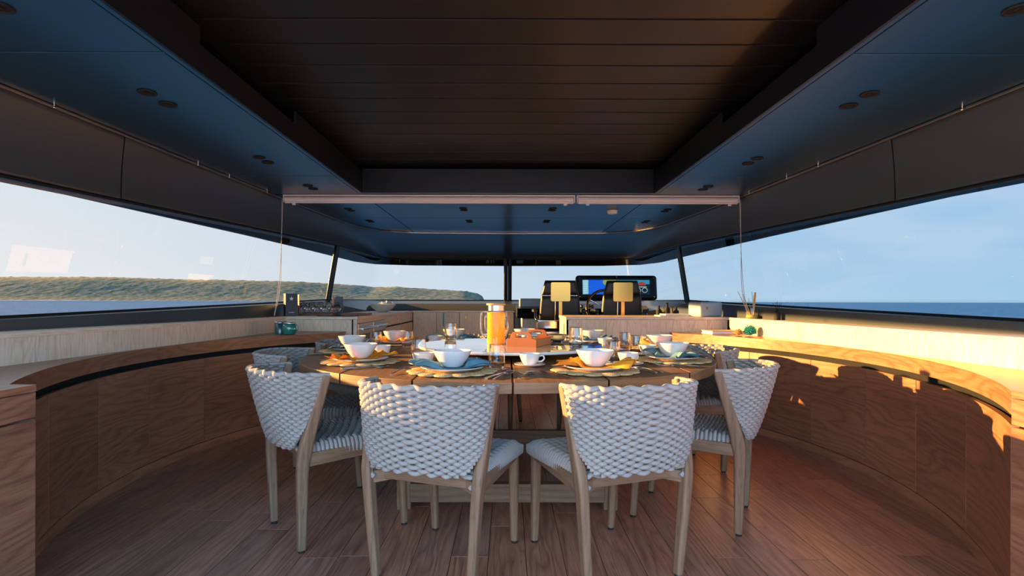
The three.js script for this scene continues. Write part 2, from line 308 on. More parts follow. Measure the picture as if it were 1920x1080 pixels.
{ // recessed ceiling downlights, unlit
  const spots = [];
  for (const s of [-1, 1]) { for (const d of [1.86, 2.62, 2.78, 3.8, 3.94, 4.73, 4.86, 5.92, 6.04]) spots.push([1.69 * s - (d === 2.78 || d === 3.94 || d === 4.86 || d === 6.04 ? 0.0 : 0), d]); spots.push([1.68 * s, 6.76], [1.68 * s, 6.88]); for (const d of [5.86, 5.98, 6.75, 6.88]) spots.push([0.47 * s, d]); }
  const ringG = lathe([[0.030, 0.0], [0.040, 0.0], [0.042, -0.003], [0.041, -0.006], [0.036, -0.007], [0.031, -0.004], [0.030, 0.0]], 28);
  const coneG = lathe([[0.0005, -0.0005], [0.018, -0.0008], [0.031, -0.0035]], 24), lensG = new THREE.SphereGeometry(0.012, 14, 8); lensG.scale(1, 0.3, 1); lensG.translate(0, -0.002, 0);
  spots.sort((a, b) => a[1] - b[1] || a[0] - b[0]);
  const count = {}, ORD = ['nearest', 'second', 'third', 'fourth', 'fifth', 'sixth', 'seventh', 'eighth', 'ninth', 'tenth', 'eleventh', 'twelfth'];
  for (const [x, d] of spots) {
    const o = group('ceiling_downlight', x, CEIL, d);
    mesh('ring', ringG, M.matteBlack, o); mesh('reflector', coneG, M.gap, o); mesh('lens', lensG, M.black, o);
    const side = x < -1 ? 'port' : x > 1 ? 'starboard' : 'middle', w = 0;
    const row = side === 'port' ? 'left ceiling' : side === 'starboard' ? 'right ceiling' : x < 0 ? 'middle ceiling left of the mullion' : 'middle ceiling right of the mullion', c = count[row] = (count[row] ?? -1) + 1;
    tag(o, `${ORD[c]} black recessed downlight from the camera in the ${row}`, 'downlight', 'recessed ceiling downlights');
  }
}

// ---------------------------------------------------------------- hull sides, windows, posts
for (const s of [-1, 1]) {
  const rows = qs(0, 10, 80).map((q) => {
    const i = on(INNER, q), w = on(SILL, q), f = smooth(3, 6, q), p1 = mix(w[2] - 0.012, 0.872, f);
    const i0 = new THREE.Vector3(i[0] * s, 0.2, -i[1]);
    return [i0, new THREE.Vector3(i[0] * s, p1, -i[1]), new THREE.Vector3(mix(i[0], w[0], 0.03) * s, p1 + 0.006 * (1 - f), -mix(i[1], w[1], 0.03)), W3([w[0] - 0.012, w[1] - (q > 6 ? 0.012 : 0), w[2]], s), W3([w[0] + 0.06, w[1] + (q > 6 ? 0.06 : 0), w[2] - 0.01], s), new THREE.Vector3((w[0] + 0.08) * s, -0.3, -w[1] - (q > 6 ? 0.08 : 0)), new THREE.Vector3(i[0] * s, -0.3, -i[1])];
  });
  const o = mesh(s < 0 ? 'wall_left' : 'wall_right', toCreasedNormals(surface(rows, true), 0.6), M.cove);
  structure(o, s < 0 ? 'dark grey hull side and sill under the left windows' : 'dark grey hull side and sill under the right windows', 'wall');
}
{
  const pane = (s, q0, q1, n) => surface(qs(q0, q1, n).map((q) => { const a = on(SILL, q), b = on(HEAD, q), r = []; for (let k = 0; k <= 4; k++) { const t = k / 4; r.push(new THREE.Vector3(mix(a[0], b[0], t) * s, mix(a[2], b[2], t), -mix(a[1], b[1], t))); } return r; }));
  const seal = (s, list, q0, q1, n, dy) => tube(qs(q0, q1, n).map((q) => W3(on(list, q), s, dy)), 0.011, 6);
  const label = { '-1side': 'long left side window looking out to the cliffs', '-1front': 'left half of the front windscreen', '1front': 'right half of the front windscreen', '1side': 'long right side window looking out to open sea' };
  let n = 0;
  for (const [s, kind] of [[-1, 'side'], [-1, 'front'], [1, 'front'], [1, 'side']]) {
    const w = group('window_' + (++n)); structure(w, label[s + kind], 'window');
    const [q0, q1, k] = kind === 'side' ? [0, 4, 30] : [4, 10, 60];
    mesh('pane', pane(s, q0, q1, k), M.pane, w);
    mesh('head_seal', seal(s, HEAD, q0, q1, k, 0.0), M.black, w);
    mesh('sill_seal', seal(s, SILL, q0, q1, k, 0.004), M.black, w);
    if (kind === 'side') { const a = W3(SILL[4], s), b = W3(HEAD[4], s); mesh('post', sweep([a, b], () => roundRect(0.05, 0.06)), M.black, w); }
    else { const a = W3([0.034, 9.5, 1.0], s), b = W3([0.034, 9.40, 1.72], s); mesh('mullion', sweep([a, b], () => roundRect(0.066, 0.07)), M.black, w); }
  }
}

{ // black dash cover sloping up to the windscreen
  const half = (s) => surface(qs(5.2, 10, 60).map((q) => { const i = on(INNER, q), w = on(SILL, q); return [new THREE.Vector3(i[0] * s, 0.876, -i[1]), new THREE.Vector3(mix(i[0], w[0], 0.95) * s, 1.012, -mix(i[1], w[1], 0.95))].flatMap((p, k, a) => k ? [p, p.clone().setY(p.y - 0.003), a[0].clone().setY(0.873)] : [p]); }), true);
  const t = group('trim_1'); structure(t, 'matte black dash cover under the windscreen', 'trim');
  for (const s of [-1, 1]) mesh('dash_cover', half(s), M.dash, t);
}
// ---------------------------------------------------------------- curved low cabinets along both sides
const BC = 0.51, BD = 3.3, BR = 2.6, BTOP = 0.73;
const arcA = (d) => Math.asin((d - BD) / BR);
const XP = (d) => 2.15 - (d - 2.0) * 0.0281;
reseed(77);
for (const s of [-1, 1]) {
  const side = s < 0 ? 'left' : 'right';
  const pt = (r, a) => [s * (-BC + r * Math.cos(a)), BD + r * Math.sin(a)];
  const sector = (r0, r1, a0, a1, n = 12) => { const p = []; for (let k = 0; k <= n; k++) p.push(pt(r0, mix(a0, a1, k / n))); for (let k = n; k >= 0; k--) p.push(pt(r1, mix(a0, a1, k / n))); return s > 0 ? p : p.reverse(); };
  const DS = s < 0 ? 1.86 : 1.78, XA = s < 0 ? 1.565 : 1.60, A0 = arcA(DS), A1 = arcA(4.95);
  const cab = tag(group('curved_cabinet'), `long curved oak low cabinet with flush doors on the ${side} side`, 'cabinet', 'curved side cabinets');
  // top: from the arc out to the ledge, carried aft of the arc in a straight run
  const out = (d) => [s * (XP(d) - 0.002), d];
  const top = []; for (let k = 0; k <= 40; k++) top.push(pt(BR, mix(A0, A1, k / 40)));
  top.push(out(5.18)); top.push(out(0.6)); top.push([s * XA, 0.6]); top.push([s * XA, DS]);
  const smoothTop = (pts, y0, y1) => { const g = prism(s > 0 ? pts : pts.slice().reverse(), y0, y1, 0); return g; };
  const far = pt(BR, A1); const top2 = top.slice(); top2.splice(41, 0, [far[0], 5.18]);
  mesh('top_board', boxUV(smoothTop(top2, BTOP - 0.022, BTOP), 'z'), M.oak, cab);
  mesh('apron', boxUV(prism(sector(BR, BR + 0.02, A0, A1, 48), 0.655, BTOP - 0.0225), 'z'), M.oak, cab);
  mesh('recess', prism(sector(BR + 0.035, BR + 0.045, A0, A1, 48), 0.05, 0.70), M.gap, cab);
  mesh('plinth', boxUV(prism(sector(BR + 0.003, BR + 0.023, A0, A1, 48), 0.0, 0.055), 'z'), M.oak, cab);
  // doors, at the seams read off the photograph
  const seams = [DS, 2.32, 2.80, 3.27, 3.78, 4.34, 4.95].map(arcA);
  for (let k = 0; k < 6; k++) mesh('door', boxUV(prism(sector(BR + 0.001, BR + 0.021, seams[k] + 0.0011, seams[k + 1] - 0.0011, 10), 0.06, 0.62, 0), 'z', [rnd() * 3, rnd() * 3]), oakTones[k % 3], cab);
  // far end and the straight part aft of the arc
  mesh('end_panel', boxUV(box(0.5, BTOP - 0.024, 0.02, s * (Math.abs(far[0]) + 0.26), (BTOP - 0.024) / 2, 5.16, 0.002), 'x'), M.oak, cab);
  mesh('end_panel', boxUV(box(0.02, BTOP - 0.024, 0.2, s * (Math.abs(far[0]) + 0.012), (BTOP - 0.024) / 2, 5.06, 0.002), 'z'), M.oak, cab);
  mesh('side_panel', boxUV(box(0.02, BTOP - 0.115, DS - 0.6, s * (XA + 0.011), (BTOP - 0.115) / 2, (DS + 0.6) / 2, 0.002), 'z', [0.4, 0.2]), M.oak, cab);
  mesh('side_panel', boxUV(box(0.02, 0.083, DS - 0.6, s * (XA + 0.011), BTOP - 0.0665, (DS + 0.6) / 2, 0.002), 'z', [0.9, 0.1]), M.oak, cab);
  // ledge with its pale ash face
  const led = tag(group('window_ledge'), `pale ash ledge with a flat top under the ${side} window`, 'ledge', 'ledges under the side windows');
  const cuts = [0.6, 1.1, 1.6, 2.35, 2.9, 3.45, 4.0, 4.5, 5.2];
  for (let k = 0; k < cuts.length - 1; k++) {
    const a = cuts[k] + 0.0006, b = cuts[k + 1] - 0.0006; const p = [[s * XP(a), a], [s * (XP(a) + 0.02), a], [s * (XP(b) + 0.02), b], [s * XP(b), b]];
    mesh('face_board', boxUV(prism(s > 0 ? p : p.reverse(), BTOP - 0.02, 0.846, 0), 'y', [rnd() * 3, rnd() * 3]), ashTones[k % 3], led);
  }
  const inner = (d) => { for (let i = 0; i < INNER.length - 1; i++) if (d <= INNER[i + 1][1]) return mix(INNER[i][0], INNER[i + 1][0], (d - INNER[i][1]) / (INNER[i + 1][1] - INNER[i][1])); return 0; };
  const lt = [[s * (XP(0.6) - 0.003), 0.6], [s * (inner(0.6) + 0.005), 0.6], [s * (inner(2.6) + 0.005), 2.6], [s * (inner(5.2) + 0.005), 5.2], [s * (XP(5.2) - 0.003), 5.2]];
  mesh('ledge_top', boxUV(prism(s > 0 ? lt : lt.reverse(), 0.8465, 0.864, 0), 'z'), M.ash, led);
}

// ---------------------------------------------------------------- counters, front cabinet, helm
{
  const g = tag(group('galley_counter'), 'left L-shaped galley counter with built-in ovens under an ash worktop', 'counter');
  const body = [[-1.42, 5.225], [-2.14, 5.225], [-2.07, 6.85], [-1.93, 8.0], [-1.42, 8.25]].reverse();
  mesh('carcass', prism(body, 0.02, 0.835), M.gap, g);
  const wt = [[-1.397, 5.197], [-2.17, 5.197], [-2.09, 6.85], [-1.93, 8.08], [-1.78, 8.22], [-1.397, 8.245]].reverse();
  mesh('worktop', boxUV(prism(wt, 0.836, 0.864, 0.002), 'x'), M.ash, g);
  for (let k = 0; k < 4; k++) mesh('face_board', boxUV(box(0.172, 0.833, 0.02, -2.055 + 0.173 * k, 0.418, 5.212, 0.001), 'y', [rnd() * 3, rnd() * 3]), ashTones[k % 3], g);
  mesh('face_board', boxUV(box(0.035, 0.833, 0.02, -1.4175, 0.418, 5.212, 0.001), 'y'), ashTones[0], g);
  mesh('side_board', boxUV(box(0.02, 0.036, 1.21, -1.41, 0.817, 5.835, 0.001), 'z'), ashTones[1], g);
  for (const d of [5.53, 6.13]) {
    const ov = mesh('oven', box(0.02, 0.43, 0.575, -1.408, 0.58, d, 0.004), M.steel, g);
    mesh('oven_window', box(0.006, 0.25, 0.46, -1.3965, 0.57, d, 0.002), phy({ color: lin(0.02, 0.014, 0.01), roughness: 0.08 }), ov);
    mesh('oven_handle', tube([V(-1.37, 0.745, d - 0.24), V(-1.37, 0.745, d + 0.24)], 0.011, 10), M.steel, ov);
    mesh('handle_bracket', [box(0.03, 0.018, 0.018, -1.385, 0.745, d - 0.2), box(0.03, 0.018, 0.018, -1.385, 0.745, d + 0.2)], M.steel, ov);
  }
  for (const [d0, d1] of [[6.46, 7.34], [7.35, 8.24]]) for (const [y0, y1] of [[0.715, 0.834], [0.40, 0.705], [0.05, 0.39]]) {
    const dr = mesh('drawer', boxUV(box(0.02, y1 - y0, d1 - d0, -1.41, (y0 + y1) / 2, (d0 + d1) / 2, 0.002), 'z', [rnd(), rnd()]), ashTones[2], g);
    mesh('finger_groove', box(0.006, 0.008, d1 - d0 - 0.06, -1.3985, y0 + 0.004, (d0 + d1) / 2, 0), M.gap, dr);
  }
  const hob = tag(mesh('glass_hob', box(0.34, 0.006, 0.2, -1.62, 0.868, 5.35, 0.003), M.black), 'thin black glass hob lying in the left galley counter', 'hob');
}
{
  const g = tag(group('front_cabinet'), 'row of tall ash cupboard doors under the windscreen', 'cabinet');
  mesh('carcass', box(1.5, 0.82, 0.07, -0.65, 0.43, 8.315, 0), M.gap, g);
  const xs = [-1.395, -1.05, -0.71, -0.36, -0.04, 0.09];
  for (let k = 0; k < xs.length - 1; k++) { const d = mesh('door', boxUV(box(xs[k + 1] - xs[k] - 0.005, 0.80, 0.02, (xs[k] + xs[k + 1]) / 2, 0.445, 8.265, 0.001), 'y', [rnd() * 2, rnd() * 2]), ashTones[k % 3], g); if (k === 2) mesh('latch', box(0.03, 0.05, 0.006, -0.62, 0.77, 8.252, 0.002), M.brass, d); }
  mesh('top_strip', boxUV(box(1.5, 0.02, 0.09, -0.65, 0.857, 8.3, 0.002), 'x'), M.ash, g);
  mesh('ventilation_slot', box(0.022, 0.20, 0.006, -0.945, 0.74, 8.252, 0.001), M.tealGlass, g);
}
{
  const g = tag(group('chart_counter'), 'right pale ash counter between the dining area and helm', 'counter');
  mesh('carcass', box(1.53, 0.82, 0.66, 1.345, 0.425, 5.71, 0), M.gap, g);
  for (let k = 0; k < 8; k++) mesh('face_board', boxUV(box(0.1915, 0.83, 0.02, 0.6565 + 0.1925 * k, 0.42, 5.36, 0.001), 'y', [rnd() * 3, rnd() * 3]), ashTones[k % 3], g);
  const e = mesh('end_board', boxUV(box(0.02, 0.83, 0.70, 0.57, 0.42, 5.7, 0.001), 'y'), M.ash, g);
  mesh('pull', box(0.006, 0.14, 0.03, 0.557, 0.72, 5.52, 0.002), M.brass, e);
  mesh('worktop', boxUV(box(1.56, 0.026, 0.73, 1.335, 0.85, 5.705, 0.002), 'x'), M.ash, g);
}
{
  const g = tag(group('helm_console'), 'black helm console with a pale ash front below the windscreen', 'console');
  mesh('body', boxUV(box(1.5, 0.78, 0.6, 0.94, 0.39, 7.84, 0.01), 'y'), M.ash, g);
  const sh = []; const prof = [[7.42, 0.80], [7.40, 0.86], [7.44, 0.905], [8.16, 0.95], [8.16, 0.80]];
  const s = new THREE.Shape(); prof.forEach(([d, y], i) => (i ? s.lineTo(d, y) : s.moveTo(d, y)));
  const dg = new THREE.ExtrudeGeometry(s, { depth: 1.62, bevelEnabled: true, bevelSize: 0.012, bevelThickness: 0.02, bevelSegments: 3 }); dg.rotateY(Math.PI / 2); dg.translate(0.14, 0, 0);
  mesh('dash_top', dg, M.black, g);
  mesh('raised_pod', box(0.34, 0.12, 0.3, 0.33, 0.99, 7.8, 0.02, 3), M.greyPlastic, g);
  for (const [x, y] of [[0.99, 0.925], [1.09, 0.93], [1.13, 0.925]]) mesh('throttle_knob', at(new THREE.SphereGeometry(0.022, 14, 10), x, y + 0.02, 7.47), M.brass, g);
  // display housing
  const h = mesh('display_housing', (() => { const q = new RoundedBoxGeometry(1.10, 0.34, 0.10, 5, 0.045); q.rotateX(-0.16); q.translate(1.47, 1.195, -7.6); return q; })(), M.black, g);
  const cv = document.createElement('canvas'); cv.width = 1024; cv.height = 256; const c = cv.getContext('2d');
  c.fillStyle = '#06121c'; c.fillRect(0, 0, 1024, 256);
  c.fillStyle = '#0f52c8'; c.fillRect(100, 8, 420, 240); c.fillStyle = '#6f9fb4'; c.fillRect(10, 8, 88, 240);
  c.fillStyle = '#9fc3cf'; for (let k = 0; k < 7; k++) c.fillRect(18, 20 + k * 32, 70, 18);
  c.fillStyle = '#7f8f4a'; c.beginPath(); c.moveTo(330, 8); c.bezierCurveTo(290, 60, 330, 110, 420, 100); c.lineTo(520, 120); c.lineTo(520, 8); c.fill();
  c.strokeStyle = '#2f74e0'; c.lineWidth = 2; for (let k = 0; k < 5; k++) { c.beginPath(); c.arc(250, 240, 40 + k * 34, Math.PI, Math.PI * 2); c.stroke(); }
  c.fillStyle = '#0d2430'; c.fillRect(530, 8, 486, 240); c.fillStyle = '#2b7a9a'; c.fillRect(530, 8, 486, 70);
  c.strokeStyle = '#c9d4d6'; c.lineWidth = 5; for (let k = 0; k < 4; k++) { c.beginPath(); c.arc(640 + k * 100, 178, 38, 0, Math.PI * 2); c.stroke(); }
  c.fillStyle = '#843c34'; c.beginPath(); c.arc(900, 100, 60, Math.PI, 0); c.fill(); c.fillStyle = '#d8ddd6'; c.fillRect(640, 120, 330, 8);
  const ct = new THREE.CanvasTexture(cv); ct.colorSpace = THREE.SRGBColorSpace;
  const sg = new THREE.PlaneGeometry(0.92, 0.21); sg.rotateX(-0.16); sg.translate(1.46, 1.205, -7.5465);
  mesh('display_screen', sg, std({ color: 0x000000, emissive: 0xffffff, emissiveMap: ct, emissiveIntensity: 0.2, roughness: 0.15 }), h);
  for (const [x, y] of [[-0.50, 0.13], [0.0, 0.14], [0.50, 0.13], [-0.5, -0.13], [0.5, -0.13]]) { const q = new THREE.CylinderGeometry(0.007, 0.007, 0.006, 10); q.rotateX(Math.PI / 2); q.translate(x, y, 0.052); q.rotateX(-0.16); q.translate(1.47, 1.195, -7.6); mesh('screw', q, M.steel, h); }
  // steering wheel
  const w = tag(group('steering_wheel', 1.27, 0.92, 7.22), 'brass coloured round steering wheel on the helm console', 'steering wheel');
  w.rotation.x = -0.3; mesh('rim', new THREE.TorusGeometry(0.25, 0.017, 12, 48), M.brass, w); const hub = new THREE.CylinderGeometry(0.045, 0.05, 0.05, 20); hub.rotateX(Math.PI / 2); mesh('hub', hub, M.matteBlack, w);
  const col = new THREE.CylinderGeometry(0.025, 0.03, 0.13, 14); col.rotateX(Math.PI / 2); col.translate(0, 0, -0.08); mesh('column', col, M.matteBlack, w);
  for (let k = 0; k < 3; k++) { const a = k * 2.094 + 0.52; mesh('spoke', tube([new THREE.Vector3(Math.cos(a) * 0.04, Math.sin(a) * 0.04, 0), new THREE.Vector3(Math.cos(a) * 0.245, Math.sin(a) * 0.245, 0)], 0.009, 8, new THREE.Vector3(0, 0, 1)), M.chrome, w); }
}
// helm chairs
function helmChair() {
  const o = group('helm_chair');
  const back = (y0, y1, w0, w1, z0, z1) => { const rows = []; for (let k = 0; k <= 8; k++) { const t = k / 8, y = mix(y0, y1, t), w = mix(w0, w1, t), z = mix(z0, z1, t), e = 1 - 0.5 * Math.pow(Math.abs(2 * t - 1), 8), th = 0.085 * e; rows.push(roundRect(w * (0.97 + 0.03 * e), th, 0.4).map(([a, b]) => new THREE.Vector3(a, y, z - b))); } const g = surface(rows, true); const c0 = new THREE.Shape(); return [plain(g), plain(capOf(rows[0], 1)), plain(capOf(rows[8], 0))]; };
  mesh('backrest', back(0.80, 1.075, 0.48, 0.44, 0.14, 0.17), M.leather, o);
  mesh('headrest', back(1.08, 1.25, 0.435, 0.35, 0.17, 0.185), M.leather, o);
  mesh('seat', box(0.5, 0.11, 0.48, 0, 0.72, 0.08, 0.04, 4), M.leather, o);
  const sh = new THREE.Shape(); const W = 0.11, H0 = 0.0, H1 = 0.215, r = 0.02;
  sh.moveTo(-W + r, H0); sh.lineTo(W - r, H0); sh.quadraticCurveTo(W, H0, W, H0 + r); sh.lineTo(W, H1 - r); sh.quadraticCurveTo(W, H1, W - r, H1); sh.lineTo(-W + r, H1); sh.quadraticCurveTo(-W, H1, -W, H1 - r); sh.lineTo(-W, H0 + r); sh.quadraticCurveTo(-W, H0, -W + r, H0);
  const pg = new THREE.ExtrudeGeometry(sh, { depth: 0.012, bevelEnabled: true, bevelSize: 0.003, bevelThickness: 0.003, bevelSegments: 2 }); pg.translate(0, 1.012, 0.228);
  mesh('back_plate', pg, M.brass, o);  // mirror chrome plate and stem; their warm reflection is put into the metal colour
  mesh('plate_stem', box(0.045, 0.25, 0.016, 0, 0.90, -0.225, 0.005), M.brass, o);
  mesh('support_rod', tube([new THREE.Vector3(-0.06, 0.78, 0.22), new THREE.Vector3(-0.06, 1.03, 0.225)], 0.008, 10, new THREE.Vector3(0, 0, 1)), M.chrome, o);
  for (const s of [-1, 1]) {
    mesh('armrest', box(0.06, 0.04, 0.34, s * 0.28, 0.90, 0.02, 0.015, 3), M.leather, o);
    mesh('arm_bracket', tube(curve([new THREE.Vector3(s * 0.28, 0.88, 0.14), new THREE.Vector3(s * 0.27, 0.80, 0.24), new THREE.Vector3(s * 0.2, 0.79, 0.25), new THREE.Vector3(0, 0.79, 0.25)], 20), 0.014, 8, new THREE.Vector3(0.3, 0.2, 1)), M.chrome, o);
  }
  mesh('back_bar', box(0.52, 0.09, 0.03, 0, 0.745, -0.245, 0.008), M.chrome, o);
  mesh('pedestal_box', box(0.3, 0.28, 0.28, -0.04, 0.53, 0, 0.015, 3), M.steel, o);
  const kn = new THREE.SphereGeometry(0.026, 14, 10); kn.translate(0.0, 0.6, 0.165); mesh('lever_knob', kn, M.rubber, o);
  mesh('pedestal_column', at(new THREE.CylinderGeometry(0.06, 0.06, 0.4, 24), 0, 0.2, 0), M.chrome, o);
  mesh('pedestal_foot', lathe([[0.001, 0.03], [0.14, 0.028], [0.17, 0.012], [0.17, 0], [0.001, 0]], 32), M.chrome, o);
  return o;
}
function capOf(r, flip) { const c = r.reduce((s, p) => s.add(p), new THREE.Vector3()).divideScalar(r.length), pos = []; for (let k = 0; k < r.length; k++) { const a = r[k], b = r[(k + 1) % r.length]; (flip ? [c, b, a] : [c, a, b]).forEach((p) => pos.push(p.x, p.y, p.z)); } const g = new THREE.BufferGeometry(); g.setAttribute('position', new THREE.Float32BufferAttribute(pos, 3)); g.computeVertexNormals(); return g; }
{
  const a = helmChair(); a.position.set(0.60, 0, -6.6); tag(a, 'black leather helm chair nearest the centre mullion', 'helm chair', 'helm chairs');
  copyOf(a, 1.31, 0, 6.6, 0, 'black leather helm chair in front of the display screen');
}

// ---------------------------------------------------------------- roller blind under the ceiling
for (const [x0, x1, which] of [[-2.06, 0.615, 'long left'], [0.63, 2.12, 'short right']]) {
  const g = tag(group('roller_blind'), `${which} rolled-up cream roller blind under the ceiling`, 'roller blind', 'roller blinds across the ceiling'), c = (x0 + x1) / 2, w = x1 - x0;
  mesh('cassette', box(w, 0.012, 0.06, c, CEIL - 0.008, 5.15, 0.003), M.blind, g);
  const t = new THREE.CylinderGeometry(0.03, 0.03, w - 0.03, 24); t.rotateZ(Math.PI / 2); mesh('roll', at(t, c, CEIL - 0.048, 5.15), M.blind, g);
  const b = new THREE.CylinderGeometry(0.009, 0.009, w - 0.04, 12); b.rotateZ(Math.PI / 2); mesh('bottom_bar', at(b, c, CEIL - 0.07, 5.128), M.blind, g);
  for (const x of [x0 + 0.006, x1 - 0.006]) mesh('bracket', box(0.010, 0.062, 0.06, x, CEIL - 0.037, 5.15, 0.003), M.white, g);
  for (const x of [x0 + 0.1, x1 - 0.09]) mesh('hook', box(0.03, 0.022, 0.012, x, CEIL - 0.087, 5.128, 0.003), M.white, g);
  const s = x0 < -1 ? -1 : 1, xe = s < 0 ? x0 - 0.012 : x1 + 0.012;
  for (const k of [0, 1]) mesh('pull_cord', tube(curve([V(xe + s * k * 0.004, CEIL - 0.04, 5.135 + k * 0.03), V(xe + s * (0.0 + k * 0.012), 1.5, 5.12 + k * 0.03), V(xe + s * 0.012, 1.12, 5.09 + k * 0.035), V(xe + s * 0.03, 0.875, 5.04 + 0.01 * k)], 18), 0.0026, 6, new THREE.Vector3(0, 0, 1)), M.cord, g);
}
{
  const g = tag(group('smoke_detector', 1.11, CEIL, 5.95), 'round white smoke detector on the ceiling', 'smoke detector');
  mesh('housing', lathe([[0.001, -0.045], [0.04, -0.045], [0.052, -0.036], [0.055, -0.012], [0.055, 0], [0.001, 0]], 32), M.white, g);
  mesh('indicator', at(new THREE.SphereGeometry(0.004, 8, 6), 0.02, -0.046, -0.02), M.black, g);
}

// ---------------------------------------------------------------- dining table
const TX = 0.0, TD = 3.28, TR = 1.145, TT = 0.70;
{
  const t = tag(group('dining_table', TX, 0, TD), 'large round weathered oak dining table set for a meal', 'table');
  const seams = [-TR, -0.715, -0.375, 0.02, 0.40, 0.80, TR], th = 0.044;
  for (let k = 0; k < 6; k++) {
    const a = seams[k] + (k ? 0.004 : 0.0001), b = seams[k + 1] - (k < 5 ? 0.004 : 0.0001), pts = [], n = 28;
    for (let i = 0; i <= n; i++) { const x = mix(a, b, i / n); pts.push([x, -Math.sqrt(Math.max(TR * TR - x * x, 0))]); }
    for (let i = n; i >= 0; i--) { const x = mix(a, b, i / n); pts.push([x, Math.sqrt(Math.max(TR * TR - x * x, 0))]); }
    const q = pts.filter((p, i) => i === 0 || Math.hypot(p[0] - pts[i - 1][0], p[1] - pts[i - 1][1]) > 1e-4);
    if (Math.hypot(q[0][0] - q[q.length - 1][0], q[0][1] - q[q.length - 1][1]) < 1e-4) q.pop();
    mesh('table_board', boxUV(prism(q, TT - th, TT, 0.002), 'z', [k * 0.7, k * 0.31]), M.tableTop, t);
  }
  mesh('top_frame', boxUV(box(1.5, 0.05, 1.3, 0, TT - th - 0.0265, 0, 0.004), 'x'), M.leg, t);
  for (const s of [-1, 1]) {
    mesh('trestle', boxUV(box(0.07, 0.602, 0.11, s * 0.5, 0.301, -0.52, 0.006), 'y'), M.leg, t);
    mesh('trestle', boxUV(box(0.07, 0.602, 0.11, s * 0.5, 0.301, 0.52, 0.006), 'y'), M.leg, t);
    mesh('foot_rail', boxUV(box(0.06, 0.09, 0.96, s * 0.5, 0.085, 0, 0.005), 'z'), M.leg, t);
    mesh('stretcher', boxUV(box(0.94, 0.09, 0.05, 0, 0.085, s * 0.56, 0.005), 'x'), M.leg, t);
  }
  const ls = tag(group('lazy_susan', TX + 0.02, TT, TD), 'large round polished white marble turntable in the middle of the table', 'lazy susan');
  mesh('drum', at(new THREE.CylinderGeometry(0.2, 0.22, 0.041, 40), 0, 0.0215, 0), M.matteBlack, ls);
  const disc = lathe([[0.001, 0.042], [0.532, 0.042], [0.54, 0.046], [0.54, 0.056], [0.536, 0.060], [0.001, 0.060]], 96);
  mesh('disc', boxUV(disc, 'x'), M.marble, ls);
}
const ST = TT + 0.06; // turntable top

